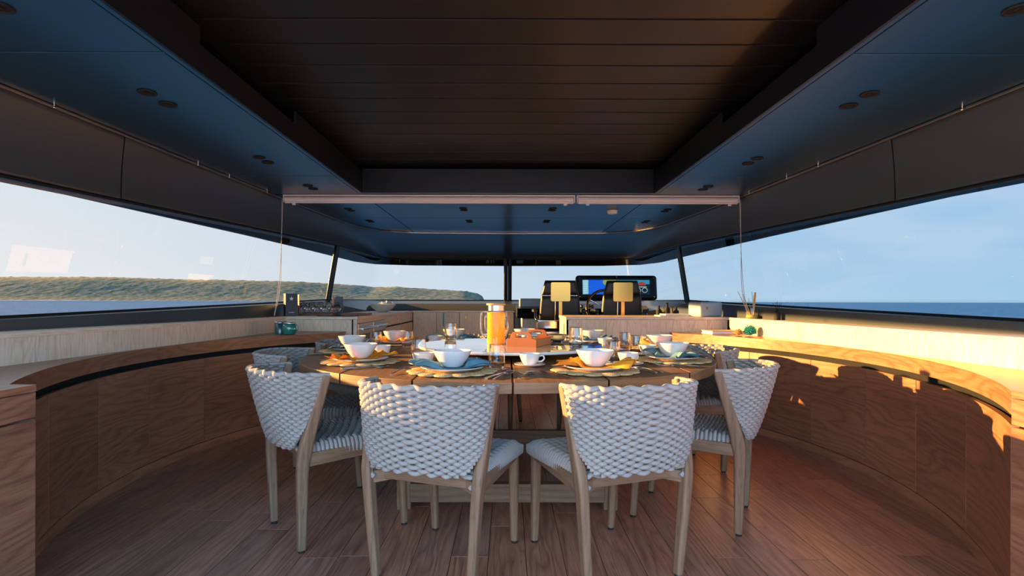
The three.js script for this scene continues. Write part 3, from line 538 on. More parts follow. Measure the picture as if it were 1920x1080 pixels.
// ---------------------------------------------------------------- woven chairs
function makeChair() {
  const o = group('dining_chair');
  const X = (x, y, z) => new THREE.Vector3(x, y, z); // chair faces -z in its own axes; z positive is its back
  const legAt = (y) => { const t = clamp((y - 0.40) / 0.32); return [mix(0.220, 0.242, t), mix(0.222, 0.145, t)]; };
  for (const s of [-1, 1]) {
    const f = [X(s * 0.185, 0.012, -0.235), X(s * 0.187, 0.2, -0.222), X(s * 0.189, 0.405, -0.21)];
    const l = mesh('leg', boxUV(sweep(curve(f, 8), (i, t) => roundRect(mix(0.030, 0.044, t), mix(0.030, 0.044, t), 0.32), X(0, 0, 1)), 'y', [s, 0.3]), M.leg, o);
    mesh('foot_pad', at(new THREE.CylinderGeometry(0.013, 0.013, 0.012, 12), s * 0.185, 0.006, 0.235), M.rubber, l);
    const rp = [X(s * 0.188, 0.012, 0.225), X(s * 0.202, 0.18, 0.228), X(s * 0.216, 0.36, 0.230), X(s * 0.221, 0.42, 0.222), X(s * 0.231, 0.55, 0.190), X(s * 0.243, 0.712, 0.146)];
    const r = mesh('leg', boxUV(sweep(curve(rp, 20), (i, t) => { const k = 1 - Math.abs(t - 0.55) / 0.55; return roundRect(mix(0.030, 0.040, k), mix(0.034, 0.056, k), 0.28); }, X(0, 0, 1)), 'y', [s * 2, 0.1]), M.leg, o);
    mesh('foot_pad', at(new THREE.CylinderGeometry(0.013, 0.013, 0.012, 12), s * 0.188, 0.006, -0.225), M.rubber, r);
    mesh('side_rail', boxUV(sweep([X(s * 0.194, 0.385, -0.20), X(s * 0.216, 0.375, 0.225)], () => roundRect(0.024, 0.055, 0.2)), 'z'), M.leg, o);
    mesh('corner_brace', boxUV(sweep([X(s * 0.215, 0.365, 0.225), X(s * 0.10, 0.388, 0.17)], () => roundRect(0.022, 0.045, 0.2)), 'x'), M.leg, o);
  }
  mesh('front_rail', boxUV(sweep([X(-0.19, 0.385, -0.205), X(0.19, 0.385, -0.205)], () => roundRect(0.024, 0.05, 0.2)), 'x'), M.leg, o);
  mesh('rear_rail', boxUV(sweep([X(-0.21, 0.385, 0.20), X(0.21, 0.385, 0.20)], () => roundRect(0.024, 0.05, 0.2)), 'x'), M.leg, o);
  // woven back: rows of rope passing in front of and behind the uprights
  const NR = 27, NW = 26;
  const shell = (u, y) => { // u -1..1 from one wing to the other
    const [lx, lz] = legAt(y), t = clamp((y - 0.395) / 0.33), B = mix(0.05, 0.235, Math.pow(t, 0.85)), a = u * Math.PI / 2;
    const e = 0.86, sx = Math.sign(Math.sin(a)) * Math.pow(Math.abs(Math.sin(a)), e), cz = Math.pow(Math.max(Math.cos(a), 0), 0.8);
    return X((lx + 0.006) * sx, y + 0.012 * cz * t, lz - 0.012 + B * cz);
  };
  for (let r = 0; r < NR; r++) {
    const t = r / (NR - 1), y = mix(0.418, 0.712, t), reach = t < 0.5 ? mix(0.46, 1, Math.pow(t / 0.5, 0.62)) : 1, n = Math.max(8, Math.round(NW * reach)), seg = n * 4, pts = [];
    for (let i = 0; i <= seg; i++) {
      const u = mix(-reach, reach, i / seg), p = shell(u, y + (1 - Math.pow(u / reach, 2)) * 0 ), q = shell(u + 0.01, y), v = shell(u, y + 0.01);
      const nrm = q.sub(p).cross(v.sub(p)).normalize(); if (nrm.z < 0 && Math.abs(u) < 0.5) nrm.negate();
      const wv = Math.cos((u * NW / 2 + (r % 2)) * Math.PI), amp = 0.0078 * smooth(1.0, 0.84, Math.abs(u / reach));
      pts.push(p.addScaledVector(nrm, wv * amp * (r === NR - 1 ? 1.1 : 1)));
    }
    const big = r === NR - 1 ? 1.15 : 1;
    mesh('back_rope', sweep(pts, (i) => ring(0.0088 * big, 0.0088 * big, 7)), M.rope, o);
  }
  // woven seat: strands laid across and wrapped round the side rails
  const NS = 27;
  for (let k = 0; k < NS; k++) {
    const t = k / (NS - 1), z = mix(-0.232, 0.235, t), hw = mix(0.213, 0.204, t), dish = 0.014 * Math.sin(Math.PI * t), pts = [], yTop = 0.435 - 0.02 * Math.pow(Math.abs(2 * t - 1), 6);
    const n = 44; pts.push(X(-hw + 0.014, 0.372, z), X(-hw - 0.002, 0.385, z), X(-hw - 0.004, 0.41, z), X(-hw + 0.008, yTop - 0.005, z));
    for (let i = 0; i <= n; i++) { const x = mix(-hw + 0.022, hw - 0.022, i / n), e = 1 - Math.pow(x / hw, 2); pts.push(X(x, yTop - dish * e + 0.0055 * Math.cos((i / n * 11 + (k % 2)) * Math.PI) * smooth(0, 0.3, e), z)); }
    pts.push(X(hw - 0.008, yTop - 0.005, z), X(hw + 0.004, 0.41, z), X(hw + 0.002, 0.385, z), X(hw - 0.014, 0.372, z));
    mesh('seat_rope', sweep(pts, () => ring(0.0098, 0.0098, 6), X(0, 0, 1)), M.rope, o);
  }
  for (const z of [-0.246]) { const w = 0.194; mesh('edge_rope', [tube(curve([X(-w, 0.405, z), X(0, 0.412, z * 1.02), X(w, 0.405, z)], 16), 0.013, 8), tube(curve([X(-w, 0.384, z), X(0, 0.388, z * 1.02), X(w, 0.384, z)], 16), 0.012, 8)], M.rope, o); }
  return o;
}
{
  const faceTurn = (fx, fd) => Math.atan2(-fx, fd); // turn that points the chair's front (-z) along (fx, fd)
  const list = [
    [-0.224, 2.19, 0.343, 0.94, 'woven cream rope chair with its back to the camera, left of centre'],
    [0.372, 2.2, -0.36, 0.93, 'woven cream rope chair with its back to the camera, right of centre'],
    [-0.765, 2.535, 0.786, 0.618, 'woven cream rope chair in front at the left side of the table'],
    [0.885, 2.69, -0.89, 0.454, 'woven cream rope chair in front at the right side of the table'],
    [-1.04, 3.2, 0.995, 0.05, 'woven rope chair at the left, behind the nearer left chair'],
    [1.03, 3.47, -0.97, -0.15, 'woven rope chair at the right, behind the nearer right chair'],
    [-0.98, 3.9, 0.8, -0.67, 'woven rope chair at the far left of the table'],
    [0.87, 4.14, -0.69, -0.72, 'woven rope chair at the far right of the table'],
    [-0.36, 4.45, 0.33, -0.94, 'woven rope chair on the far side, left of the juice jug'],
    [0.25, 4.45, -0.2, -0.98, 'woven rope chair on the far side, behind the orange tray'],
  ];
  let first = null;
  for (const [x, d, fx, fd, label] of list) {
    if (!first) { first = makeChair(); first.position.set(x, 0, -d); first.rotation.y = faceTurn(fx, fd); tag(first, label, 'chair', 'woven rope dining chairs'); }
    else copyOf(first, x, 0, d, faceTurn(fx, fd), label);
  }
}

// ---------------------------------------------------------------- place settings
const G = {
  plate: lathe([[0.001, 0.004], [0.075, 0.003], [0.085, 0.0], [0.09, 0.002], [0.11, 0.008], [0.134, 0.0155], [0.136, 0.018], [0.133, 0.0195], [0.108, 0.012], [0.085, 0.007], [0.001, 0.007]], 56),
  bowl: lathe([[0.001, 0.0], [0.036, 0.0], [0.04, 0.003], [0.062, 0.028], [0.077, 0.055], [0.0825, 0.069], [0.0822, 0.0715], [0.0798, 0.0708], [0.074, 0.056], [0.058, 0.03], [0.034, 0.009], [0.001, 0.006]], 48),
  tumbler: lathe([[0.001, 0.0], [0.03, 0.0], [0.034, 0.004], [0.039, 0.03], [0.0385, 0.07], [0.034, 0.108], [0.0335, 0.110], [0.0325, 0.108], [0.0368, 0.07], [0.0372, 0.03], [0.033, 0.011], [0.001, 0.009]], 40),
  cup: lathe([[0.001, 0.0], [0.024, 0.0], [0.027, 0.004], [0.04, 0.022], [0.048, 0.045], [0.05, 0.056], [0.0495, 0.0575], [0.047, 0.056], [0.045, 0.045], [0.037, 0.024], [0.022, 0.007], [0.001, 0.006]], 40),
  saucer: lathe([[0.001, 0.003], [0.03, 0.002], [0.034, 0.0], [0.038, 0.002], [0.06, 0.008], [0.073, 0.0125], [0.074, 0.0145], [0.072, 0.0155], [0.056, 0.011], [0.034, 0.006], [0.001, 0.006]], 44),
};
const petalG = (() => { const g = new THREE.SphereGeometry(1, 14, 8); g.scale(0.042, 0.0075, 0.040); return g; })();
const matG = (() => { const p = [[0.001, 0.008]]; for (let k = 1; k <= 12; k++) { p.push([k * 0.0125 - 0.006, 0.0095]); p.push([k * 0.0125, 0.0068]); } p.push([0.153, 0.0]); p.push([0.001, 0.0]); return lathe(p.reverse(), 44); })();
// a knotted napkin lying across the plate under the bowl
function napkinGeo(seed) {
  reseed(seed); const rows = [], n = 40, mN = 14, ph = rnd() * 6;
  for (let i = 0; i <= n; i++) {
    const u = i / n * 2 - 1, a = Math.abs(u), row = [], w = mix(0.075, 0.052, smooth(0.25, 0.5, a)) + 0.035 * smooth(0.55, 1, a), L = u * 0.165;
    const under = smooth(0.42, 0.24, a);
    for (let j = 0; j <= mN; j++) {
      const v = j / mN * 2 - 1, fold = 0.5 + 0.5 * Math.cos(v * 7.5 + ph + u * 2.2);
      const lift = 0.004 + (1 - under) * (0.028 * fold * (0.6 + 0.4 * Math.sin(u * 5 + ph)) + 0.010 * (1 - v * v)) + 0.004 * under;
      const px = L + 0.012 * Math.sin(v * 4 + ph) * a, pz = v * w + 0.01 * Math.sin(u * 4 + ph); row.push(new THREE.Vector3(px, lift + 0.17 * clamp(Math.hypot(px, pz) - 0.082, 0, 0.055), pz));
    }
    for (let j = mN; j >= 0; j--) { const p = row[j].clone(); p.y -= 0.003; row.push(p); }
    rows.push(row);
  }
  return surface(rows, true);
}
function knotGeo() { const g = new THREE.TorusKnotGeometry(0.02, 0.0095, 70, 8, 2, 3); g.scale(1.15, 0.75, 1.1); g.rotateX(Math.PI / 2); return g; }
const NAP = [napkinGeo(101), napkinGeo(202), napkinGeo(303)], KNOT = knotGeo();
const spoonG = (() => { const bowl = new THREE.SphereGeometry(1, 16, 10); bowl.scale(0.019, 0.0045, 0.031); bowl.translate(0, 0.006, -0.075); const st = sweep(curve([new THREE.Vector3(0, 0.006, -0.048), new THREE.Vector3(0, 0.009, -0.02), new THREE.Vector3(0, 0.007, 0.05), new THREE.Vector3(0, 0.004, 0.105)], 14), (i, t) => ring(mix(0.0026, 0.007, t), 0.0016, 8)); return [bowl, st]; })();
const forkG = (() => { const out = []; for (let k = -1.5; k <= 1.5; k++) out.push(sweep(curve([new THREE.Vector3(k * 0.0058, 0.010, -0.108), new THREE.Vector3(k * 0.0062, 0.005, -0.085), new THREE.Vector3(k * 0.0055, 0.004, -0.062)], 8), () => ring(0.0018, 0.0012, 6))); out.push(sweep(curve([new THREE.Vector3(0, 0.004, -0.066), new THREE.Vector3(0, 0.005, -0.05), new THREE.Vector3(0, 0.010, -0.02), new THREE.Vector3(0, 0.007, 0.05), new THREE.Vector3(0, 0.004, 0.1)], 16), (i, t) => ring(t < 0.15 ? 0.0108 : t < 0.3 ? mix(0.0108, 0.003, (t - 0.15) / 0.15) : mix(0.003, 0.007, t), 0.0014, 8))); return out; })();
const knifeG = (() => [sweep(curve([new THREE.Vector3(0, 0.005, -0.12), new THREE.Vector3(0, 0.005, -0.08), new THREE.Vector3(0, 0.005, 0.0)], 10), (i, t) => roundRect(mix(0.006, 0.016, smooth(0, 0.35, t)), 0.002, 0.3)), sweep(curve([new THREE.Vector3(0, 0.005, 0.0), new THREE.Vector3(0, 0.0055, 0.05), new THREE.Vector3(0, 0.0045, 0.1)], 8), () => roundRect(0.015, 0.006, 0.4))])();
const cutG = { spoon: mergeGeometries(spoonG.map(plain)), fork: mergeGeometries(forkG.map(plain)), knife: mergeGeometries(knifeG.map(plain)) };

const settings = [ // x, d of the plate, napkin, where
  [-0.24, 2.43, 'teal', 'nearest the camera', 0.05],
  [0.385, 2.47, 'orange', 'nearest the camera', 0.15],
  [-0.735, 2.80, 'orange', 'by the near left table edge', 0.1],
  [0.86, 2.92, 'teal', 'by the near right table edge', -0.1],
  [-0.95, 3.42, 'teal', 'by the far left table edge', -0.3],
  [0.97, 3.58, 'orange', 'by the far right table edge', 0.35],
  [-0.80, 3.98, 'orange', 'in the far left row', 0.2],
  [-0.41, 4.27, 'teal', 'behind the turntable, left of the jug', 0.1],
  [0.63, 4.16, 'teal', 'behind the turntable on the right', -0.1],
  [0.13, 4.33, 'orange', 'hidden straight behind the orange tray', 0.0],
];
settings.forEach(([x, d, col, where, extra], i) => {
  const out = new THREE.Vector2(x - TX, d - TD).normalize();           // outwards from the table centre
  const turn = Math.atan2(out.x, -out.y) * -1 ;                        // local +z towards the sitter
  const rot = Math.atan2(out.x, -out.y);                               // angle used for local offsets
  const local = (a, b) => [x + a * -out.y + b * out.x, d + a * out.x + b * out.y]; // a: to the sitter's right, b: towards the sitter
  const mt = group('placemat', x, TT, d, rnd() * 0.5); tag(mt, `round scalloped jute placemat under the ${col} napkin setting ${where}`, 'placemat', 'jute placemats');
  mesh('woven_disc', matG, M.jute, mt);
  for (let k = 0; k < 14; k++) { const a = k / 14 * 2 * Math.PI, p = mesh('petal', petalG, M.jute, mt); p.position.set(Math.cos(a) * 0.158, 0.0076, Math.sin(a) * 0.158); p.rotation.y = -a + Math.PI / 2; }
  const pl = tag(mesh('dinner_plate', G.plate, M.china), `white dinner plate with the ${col} napkin ${where}`, 'plate', 'white dinner plates'); pl.position.set(x, TT + 0.0095, -d);
  const nk = group('napkin', x, TT + 0.0165, d, rot * -1 + extra + (i % 2 ? Math.PI : 0)); tag(nk, `knotted ${col} cloth napkin on the plate ${where}`, 'napkin', `${col} napkins`);
  nk.rotation.y = Math.atan2(out.x, out.y) + extra;
  const cm = col === 'teal' ? M.napkinTeal : M.napkinOrange;
  mesh('cloth', NAP[i % 3], cm, nk); const kn = mesh('knot', KNOT, cm, nk); kn.position.set(i % 2 ? 0.095 : -0.095, 0.022, 0.03); kn.rotation.y = i;
  const bw = tag(mesh('soup_bowl', G.bowl, M.china), `white bowl on the ${col} napkin ${where}`, 'bowl', 'white soup bowls'); bw.position.set(x, TT + 0.0262, -d);
  const put = (kind, a, b, tilt) => { const [cx, cd] = local(a, b); const o = mesh('dinner_' + kind, cutG[kind], M.steel); o.position.set(cx, TT, -cd); o.rotation.y = Math.atan2(out.x, -out.y) * 1 + tilt; tag(o, `polished steel ${kind} beside the ${col} napkin plate ${where}`, kind, `steel ${kind}s`); };
  if (i < 6) { put('fork', -0.225, 0.05, 0.1); put('knife', 0.215, 0.06, -0.08); put('spoon', 0.245, 0.06, -0.05); }
});
// drinking glasses (standing on the table unless noted) and cups
[[-0.05, 2.585, 0, 'in front of the juice jug'], [-0.47, 2.96, 0, 'left of the turntable, nearest'], [-0.67, 3.75, 0, 'at the far left of the turntable'], [-0.86, 3.66, 0, 'before the far left bowl'], [-0.37, 3.62, 1, 'standing on the turntable at the back left'], [0.37, 3.03, 1, 'standing on the turntable right of the orange tray'], [0.535, 2.86, 0, 'behind the near right bowl'], [0.755, 3.62, 0, 'before the far right bowl'], [0.765, 3.32, 0, 'right of the turntable']].forEach(([x, d, on, w]) => {
  const o = tag(mesh('tumbler', G.tumbler, M.glass), `clear stemless glass tumbler ${w}`, 'glass', 'clear tumblers'); o.position.set(x, on ? ST : TT, -d);
});
{
  const handle = tube(curve([new THREE.Vector3(0.043, 0.044, 0), new THREE.Vector3(0.062, 0.047, 0), new THREE.Vector3(0.069, 0.034, 0), new THREE.Vector3(0.058, 0.021, 0), new THREE.Vector3(0.037, 0.019, 0)], 18), 0.0042, 8, new THREE.Vector3(0, 0, 1));
  [[0.105, 2.66, 'in front of the marble turntable', 0], [0.585, 2.72, 'behind the near right orange napkin', 0.6], [0.80, 3.20, 'behind the near right teal setting', 1], [-0.70, 3.12, 'behind the near left orange setting', 2.2], [-0.40, 2.69, 'left of the near teal setting', 2.6], [-0.52, 4.0, 'beyond the turntable at the far left', 1], [0.66, 3.80, 'beyond the turntable at the far right', 0.4]].forEach(([x, d, w, a]) => {
    const s = tag(mesh('saucer', G.saucer, M.china), `white saucer under the teacup ${w}`, 'saucer', 'white saucers'); s.position.set(x, TT, -d);
    const c = group('teacup', x, TT + 0.006, d, a); tag(c, `white teacup on a saucer ${w}`, 'cup', 'white teacups'); mesh('cup_body', G.cup, M.china, c); mesh('handle', handle, M.china, c);
  });
}
{ // juice jug
  const g = tag(group('juice_jug', -0.068, ST, 3.26), 'tall glass jug of orange juice on the marble turntable', 'jug');
  mesh('glass_body', lathe([[0.001, 0.001], [0.05, 0.001], [0.053, 0.005], [0.053, 0.222]], 48), M.sheet, g);
  mesh('juice', lathe([[0.001, 0.006], [0.0515, 0.006], [0.0515, 0.186], [0.001, 0.186]], 48), M.juice, g);
  mesh('lid', lathe([[0.001, 0.226], [0.048, 0.226], [0.056, 0.228], [0.056, 0.236], [0.05, 0.239], [0.001, 0.239]], 40), std({ color: lin(0.62, 0.38, 0.16), roughness: 0.5 }), g);
  mesh('strainer', lathe([[0.046, 0.196], [0.0465, 0.226]], 32), M.steel, g);
  mesh('handle', sweep(curve([new THREE.Vector3(-0.052, 0.185, 0), new THREE.Vector3(-0.08, 0.186, 0), new THREE.Vector3(-0.086, 0.17, 0), new THREE.Vector3(-0.084, 0.07, 0), new THREE.Vector3(-0.075, 0.055, 0), new THREE.Vector3(-0.052, 0.056, 0)], 28), () => ring(0.005, 0.0065, 8), new THREE.Vector3(0, 0, 1)), M.glass, g);
  const b = tag(group('glass_carafe', -0.05, ST, 3.52), 'empty glass carafe with a handle behind the juice jug', 'carafe');
  mesh('glass_body', lathe([[0.001, 0.0], [0.05, 0.0], [0.056, 0.01], [0.058, 0.09], [0.046, 0.15], [0.044, 0.19], [0.042, 0.19], [0.044, 0.15], [0.0555, 0.09], [0.053, 0.013], [0.001, 0.008]], 40), M.glass, b);
  mesh('handle', sweep(curve([new THREE.Vector3(-0.044, 0.165, 0), new THREE.Vector3(-0.082, 0.165, 0), new THREE.Vector3(-0.09, 0.15, 0), new THREE.Vector3(-0.088, 0.075, 0), new THREE.Vector3(-0.08, 0.06, 0), new THREE.Vector3(-0.056, 0.06, 0)], 24), () => ring(0.0055, 0.0055, 8), new THREE.Vector3(0, 0, 1)), M.glass, b);
}
{ // orange tray
  const g = tag(group('serving_tray', 0.125, ST, 3.2, -0.35), 'orange leather serving tray with cut-out handles on the turntable', 'tray');
  const side = (w, hh, hole) => { const s = new THREE.Shape(); s.moveTo(-w / 2, 0); s.lineTo(w / 2, 0); s.lineTo(w / 2, 0.042); if (hole) { s.lineTo(0.062, 0.046); s.quadraticCurveTo(0.055, hh, 0.04, hh); s.lineTo(-0.04, hh); s.quadraticCurveTo(-0.055, hh, -0.062, 0.046); } s.lineTo(-w / 2, 0.042); s.lineTo(-w / 2, 0); if (hole) { const h = new THREE.Path(); h.absellipse(-0.026, hh - 0.021, 0.0105, 0.0105, Math.PI / 2, Math.PI * 1.5, false); h.lineTo(0.026, hh - 0.0315); h.absellipse(0.026, hh - 0.021, 0.0105, 0.0105, -Math.PI / 2, Math.PI / 2, false); h.lineTo(-0.026, hh - 0.0105); s.holes.push(h); } return new THREE.ExtrudeGeometry(s, { depth: 0.008, bevelEnabled: true, bevelSize: 0.001, bevelThickness: 0.001, bevelSegments: 1, curveSegments: 10 }); };
  const f = side(0.17, 0.082, true); f.translate(0, 0, 0.14); mesh('handle_end', f, M.tan, g); const f2 = side(0.17, 0.082, true); f2.translate(0, 0, -0.148); mesh('handle_end', f2, M.tan, g);
  for (const s of [-1, 1]) mesh('tray_side', box(0.008, 0.042, 0.28, s * 0.084, 0.021, 0, 0.002), M.tan, g);
  mesh('tray_base', box(0.165, 0.006, 0.28, 0, 0.0045, 0, 0.001), M.tan, g);
  const spots = [[0.10, 3.14], [0.15, 3.23], [0.08, 3.22]];
  const jar = (k) => { const o = group('jam_jar', spots[k][0], ST + 0.0085, spots[k][1]); mesh('glass', lathe([[0.001, 0], [0.02, 0], [0.022, 0.004], [0.022, 0.036], [0.019, 0.04], [0.001, 0.04]], 24), std({ color: [lin(0.5, 0.12, 0.03), lin(0.75, 0.4, 0.05), lin(0.35, 0.05, 0.04)][k], roughness: 0.12 }), o); mesh('lid', lathe([[0.001, 0.041], [0.021, 0.041], [0.022, 0.044], [0.021, 0.052], [0.001, 0.053]], 24), M.white, o); tag(o, ['red jam jar nearest the camera in the orange tray', 'amber honey jar at the back right of the orange tray', 'dark jam jar at the left in the orange tray'][k], 'jar', 'jars in the orange tray'); };
  for (let k = 0; k < 3; k++) jar(k);
  const sb = tag(mesh('sugar_bowl', G.bowl.clone().scale(0.8, 0.75, 0.8), M.china), 'small white bowl behind the orange tray on the turntable', 'bowl'); sb.position.set(0.16, ST, -3.47);
  const sc = tag(mesh('glass_dish', G.bowl.clone().scale(0.75, 0.7, 0.75), M.glass), 'small clear glass dish on the turntable right of the tray', 'dish'); sc.position.set(0.30, ST, -3.42);
}
{ // sunglasses-like spoons lying between the near settings
  const o = tag(mesh('tea_spoon', cutG.spoon, M.steel), 'small steel spoon lying before the centre glass tumbler', 'spoon'); o.position.set(0.03, TT, -2.42); o.rotation.y = 0.5; 
  const p = tag(mesh('tea_spoon', cutG.spoon, M.steel), 'small steel spoon lying by the middle table seam', 'spoon'); p.position.set(0.075, TT, -2.33); p.rotation.y = -0.3;
}

// ---------------------------------------------------------------- things on the left ledge, counter and bench
{
  const starShape = (r) => { const s = new THREE.Shape(); for (let k = 0; k < 10; k++) { const a = Math.PI / 2 + k * Math.PI / 5, q = k % 2 ? r * 0.42 : r; k ? s.lineTo(Math.cos(a) * q, Math.sin(a) * q) : s.moveTo(Math.cos(a) * q, Math.sin(a) * q); } return new THREE.ExtrudeGeometry(s, { depth: 0.0008, bevelEnabled: false }); };
  const b = tag(group('bottle_box', -2.08, 0.8645, 5.36, 0.55), 'black gift bottle box with a white star on its front', 'box');
  mesh('carton', box(0.105, 0.215, 0.105, 0, 0.1075, 0, 0.002), std({ color: lin(0.012, 0.018, 0.028), roughness: 0.4 }), b);
  const st = starShape(0.022); st.translate(-0.0, 0.165, 0.0528); mesh('star', st, M.paper, b);
  const st2 = starShape(0.012); st2.rotateY(Math.PI / 2); st2.translate(0.0528, 0.17, 0); mesh('star', st2, M.brass, b);
  const fg = lathe([[0.001, -0.035], [0.01, -0.03], [0.012, 0], [0.006, 0.025], [0.001, 0.035]], 10); fg.scale(1, 1, 0.08); fg.rotateY(Math.PI / 2); fg.translate(0.0532, 0.09, 0); mesh('emblem', fg, std({ color: lin(0.6, 0.2, 0.08), roughness: 0.5 }), b);
  mesh('label_strip', box(0.05, 0.008, 0.001, 0, 0.035, -0.0528, 0), M.greyPlastic, b);
  const fl = box(0.003, 0.205, 0.07, 0.085, 0.104, 0.045, 0.001); mesh('open_flap', fl, std({ color: lin(0.32, 0.12, 0.03), roughness: 0.5 }), b);
  const bo = tag(group('bottle_box', -1.72, 0.8645, 5.72, 0.2), 'small plain black box behind the wine glasses', 'box'); mesh('carton', box(0.075, 0.19, 0.06, 0, 0.095, 0, 0.002), std({ color: lin(0.01, 0.012, 0.016), roughness: 0.4 }), bo); mesh('open_flap', box(0.02, 0.185, 0.05, -0.055, 0.0925, 0, 0.001), std({ color: lin(0.4, 0.2, 0.08), roughness: 0.5 }), bo);
  const rack = tag(group('wooden_glass_rack', -1.88, 0.8645, 5.56, 0.0), 'low dark wooden rack holding stemless glasses on the galley counter', 'rack');
  mesh('base', boxUV(box(0.34, 0.022, 0.16, 0, 0.011, 0, 0.004), 'x'), std({ map: T.teak, color: lin(0.5, 0.45, 0.4), roughness: 0.5 }), rack);
  mesh('cutout_board', boxUV(box(0.34, 0.012, 0.05, 0, 0.028, 0.05, 0.003), 'x'), std({ map: T.teak, color: lin(0.5, 0.45, 0.4), roughness: 0.5 }), rack);
  const wg = lathe([[0.001, 0.0], [0.02, 0.002], [0.034, 0.02], [0.038, 0.045], [0.033, 0.085], [0.030, 0.1], [0.029, 0.1], [0.0315, 0.085], [0.0362, 0.045], [0.032, 0.021], [0.001, 0.006]], 28);
  for (let k = 0; k < 5; k++) { const o = mesh('wine_glass', wg, M.glass); o.position.set(-2.0 + k * 0.081, 0.926, -5.51); o.rotation.set(Math.PI / 2 - 0.5, 0, 0); o.rotation.y = 0; o.rotation.z = -0.25; tag(o, ['leftmost stemless wine glass lying in the wooden rack', 'second stemless wine glass from the left in the rack', 'middle stemless wine glass lying in the rack', 'fourth stemless wine glass from the left in the rack', 'rightmost stemless wine glass lying in the wooden rack'][k], 'glass', 'stemless wine glasses in the rack'); }
  const bd = tag(mesh('cutting_board', boxUV(box(0.28, 0.024, 0.16, -1.55, 0.8775, 5.74, 0.004), 'x'), std({ map: T.oak, color: lin(0.7, 0.7, 0.7), roughness: 0.5 })), 'short wooden cutting board on the galley counter by the glasses', 'cutting board');
  const sbw = tag(group('shell_bowl', -1.72, 0.8645, 7.7), 'wide pale bowl filled with white shells on the far galley counter', 'bowl');
  mesh('dish', lathe([[0.001, 0.0], [0.07, 0.0], [0.08, 0.006], [0.14, 0.05], [0.18, 0.098], [0.176, 0.1], [0.13, 0.055], [0.07, 0.014], [0.001, 0.012]], 48), std({ color: lin(0.72, 0.70, 0.66), roughness: 0.4 }), sbw);
  reseed(808); for (let k = 0; k < 26; k++) { const g = new THREE.ConeGeometry(0.016 + rnd() * 0.016, 0.05 + rnd() * 0.05, 7); g.rotateX(rnd() * 3); g.rotateZ(rnd() * 3); const r = Math.sqrt(rnd()) * 0.10, a = rnd() * 6.28; g.translate(Math.cos(a) * r + 0.03, 0.085 + rnd() * 0.045 * (1 - r / 0.12), Math.sin(a) * r); mesh('shell', g, M.white, sbw); }
  const j = tag(group('candle_jar', -1.915, BTOP, 4.72), 'dark teal straight glass candle jar on the left bench', 'jar');
  mesh('jar_body', lathe([[0.001, 0], [0.043, 0], [0.046, 0.004], [0.046, 0.09], [0.001, 0.09]], 32), M.darkTeal, j); mesh('lid', lathe([[0.001, 0.091], [0.047, 0.091], [0.048, 0.096], [0.046, 0.106], [0.001, 0.107]], 32), M.steel, j);
  const p = tag(group('round_candle_pot', -1.80, BTOP, 4.62), 'round green glass pot with a metal rim on the left bench', 'pot');
  mesh('pot_body', lathe([[0.001, 0], [0.035, 0], [0.05, 0.012], [0.059, 0.04], [0.055, 0.072], [0.046, 0.088], [0.001, 0.088]], 36), M.tealGlass, p); mesh('rim', lathe([[0.044, 0.088], [0.048, 0.09], [0.048, 0.1], [0.044, 0.102], [0.001, 0.1]], 32), M.steel, p);
  mesh('handle', tube(curve([new THREE.Vector3(0.046, 0.082, 0), new THREE.Vector3(0.066, 0.078, 0), new THREE.Vector3(0.07, 0.05, 0), new THREE.Vector3(0.057, 0.03, 0)], 14), 0.004, 8, new THREE.Vector3(0, 0, 1)), M.tealGlass, p);
}
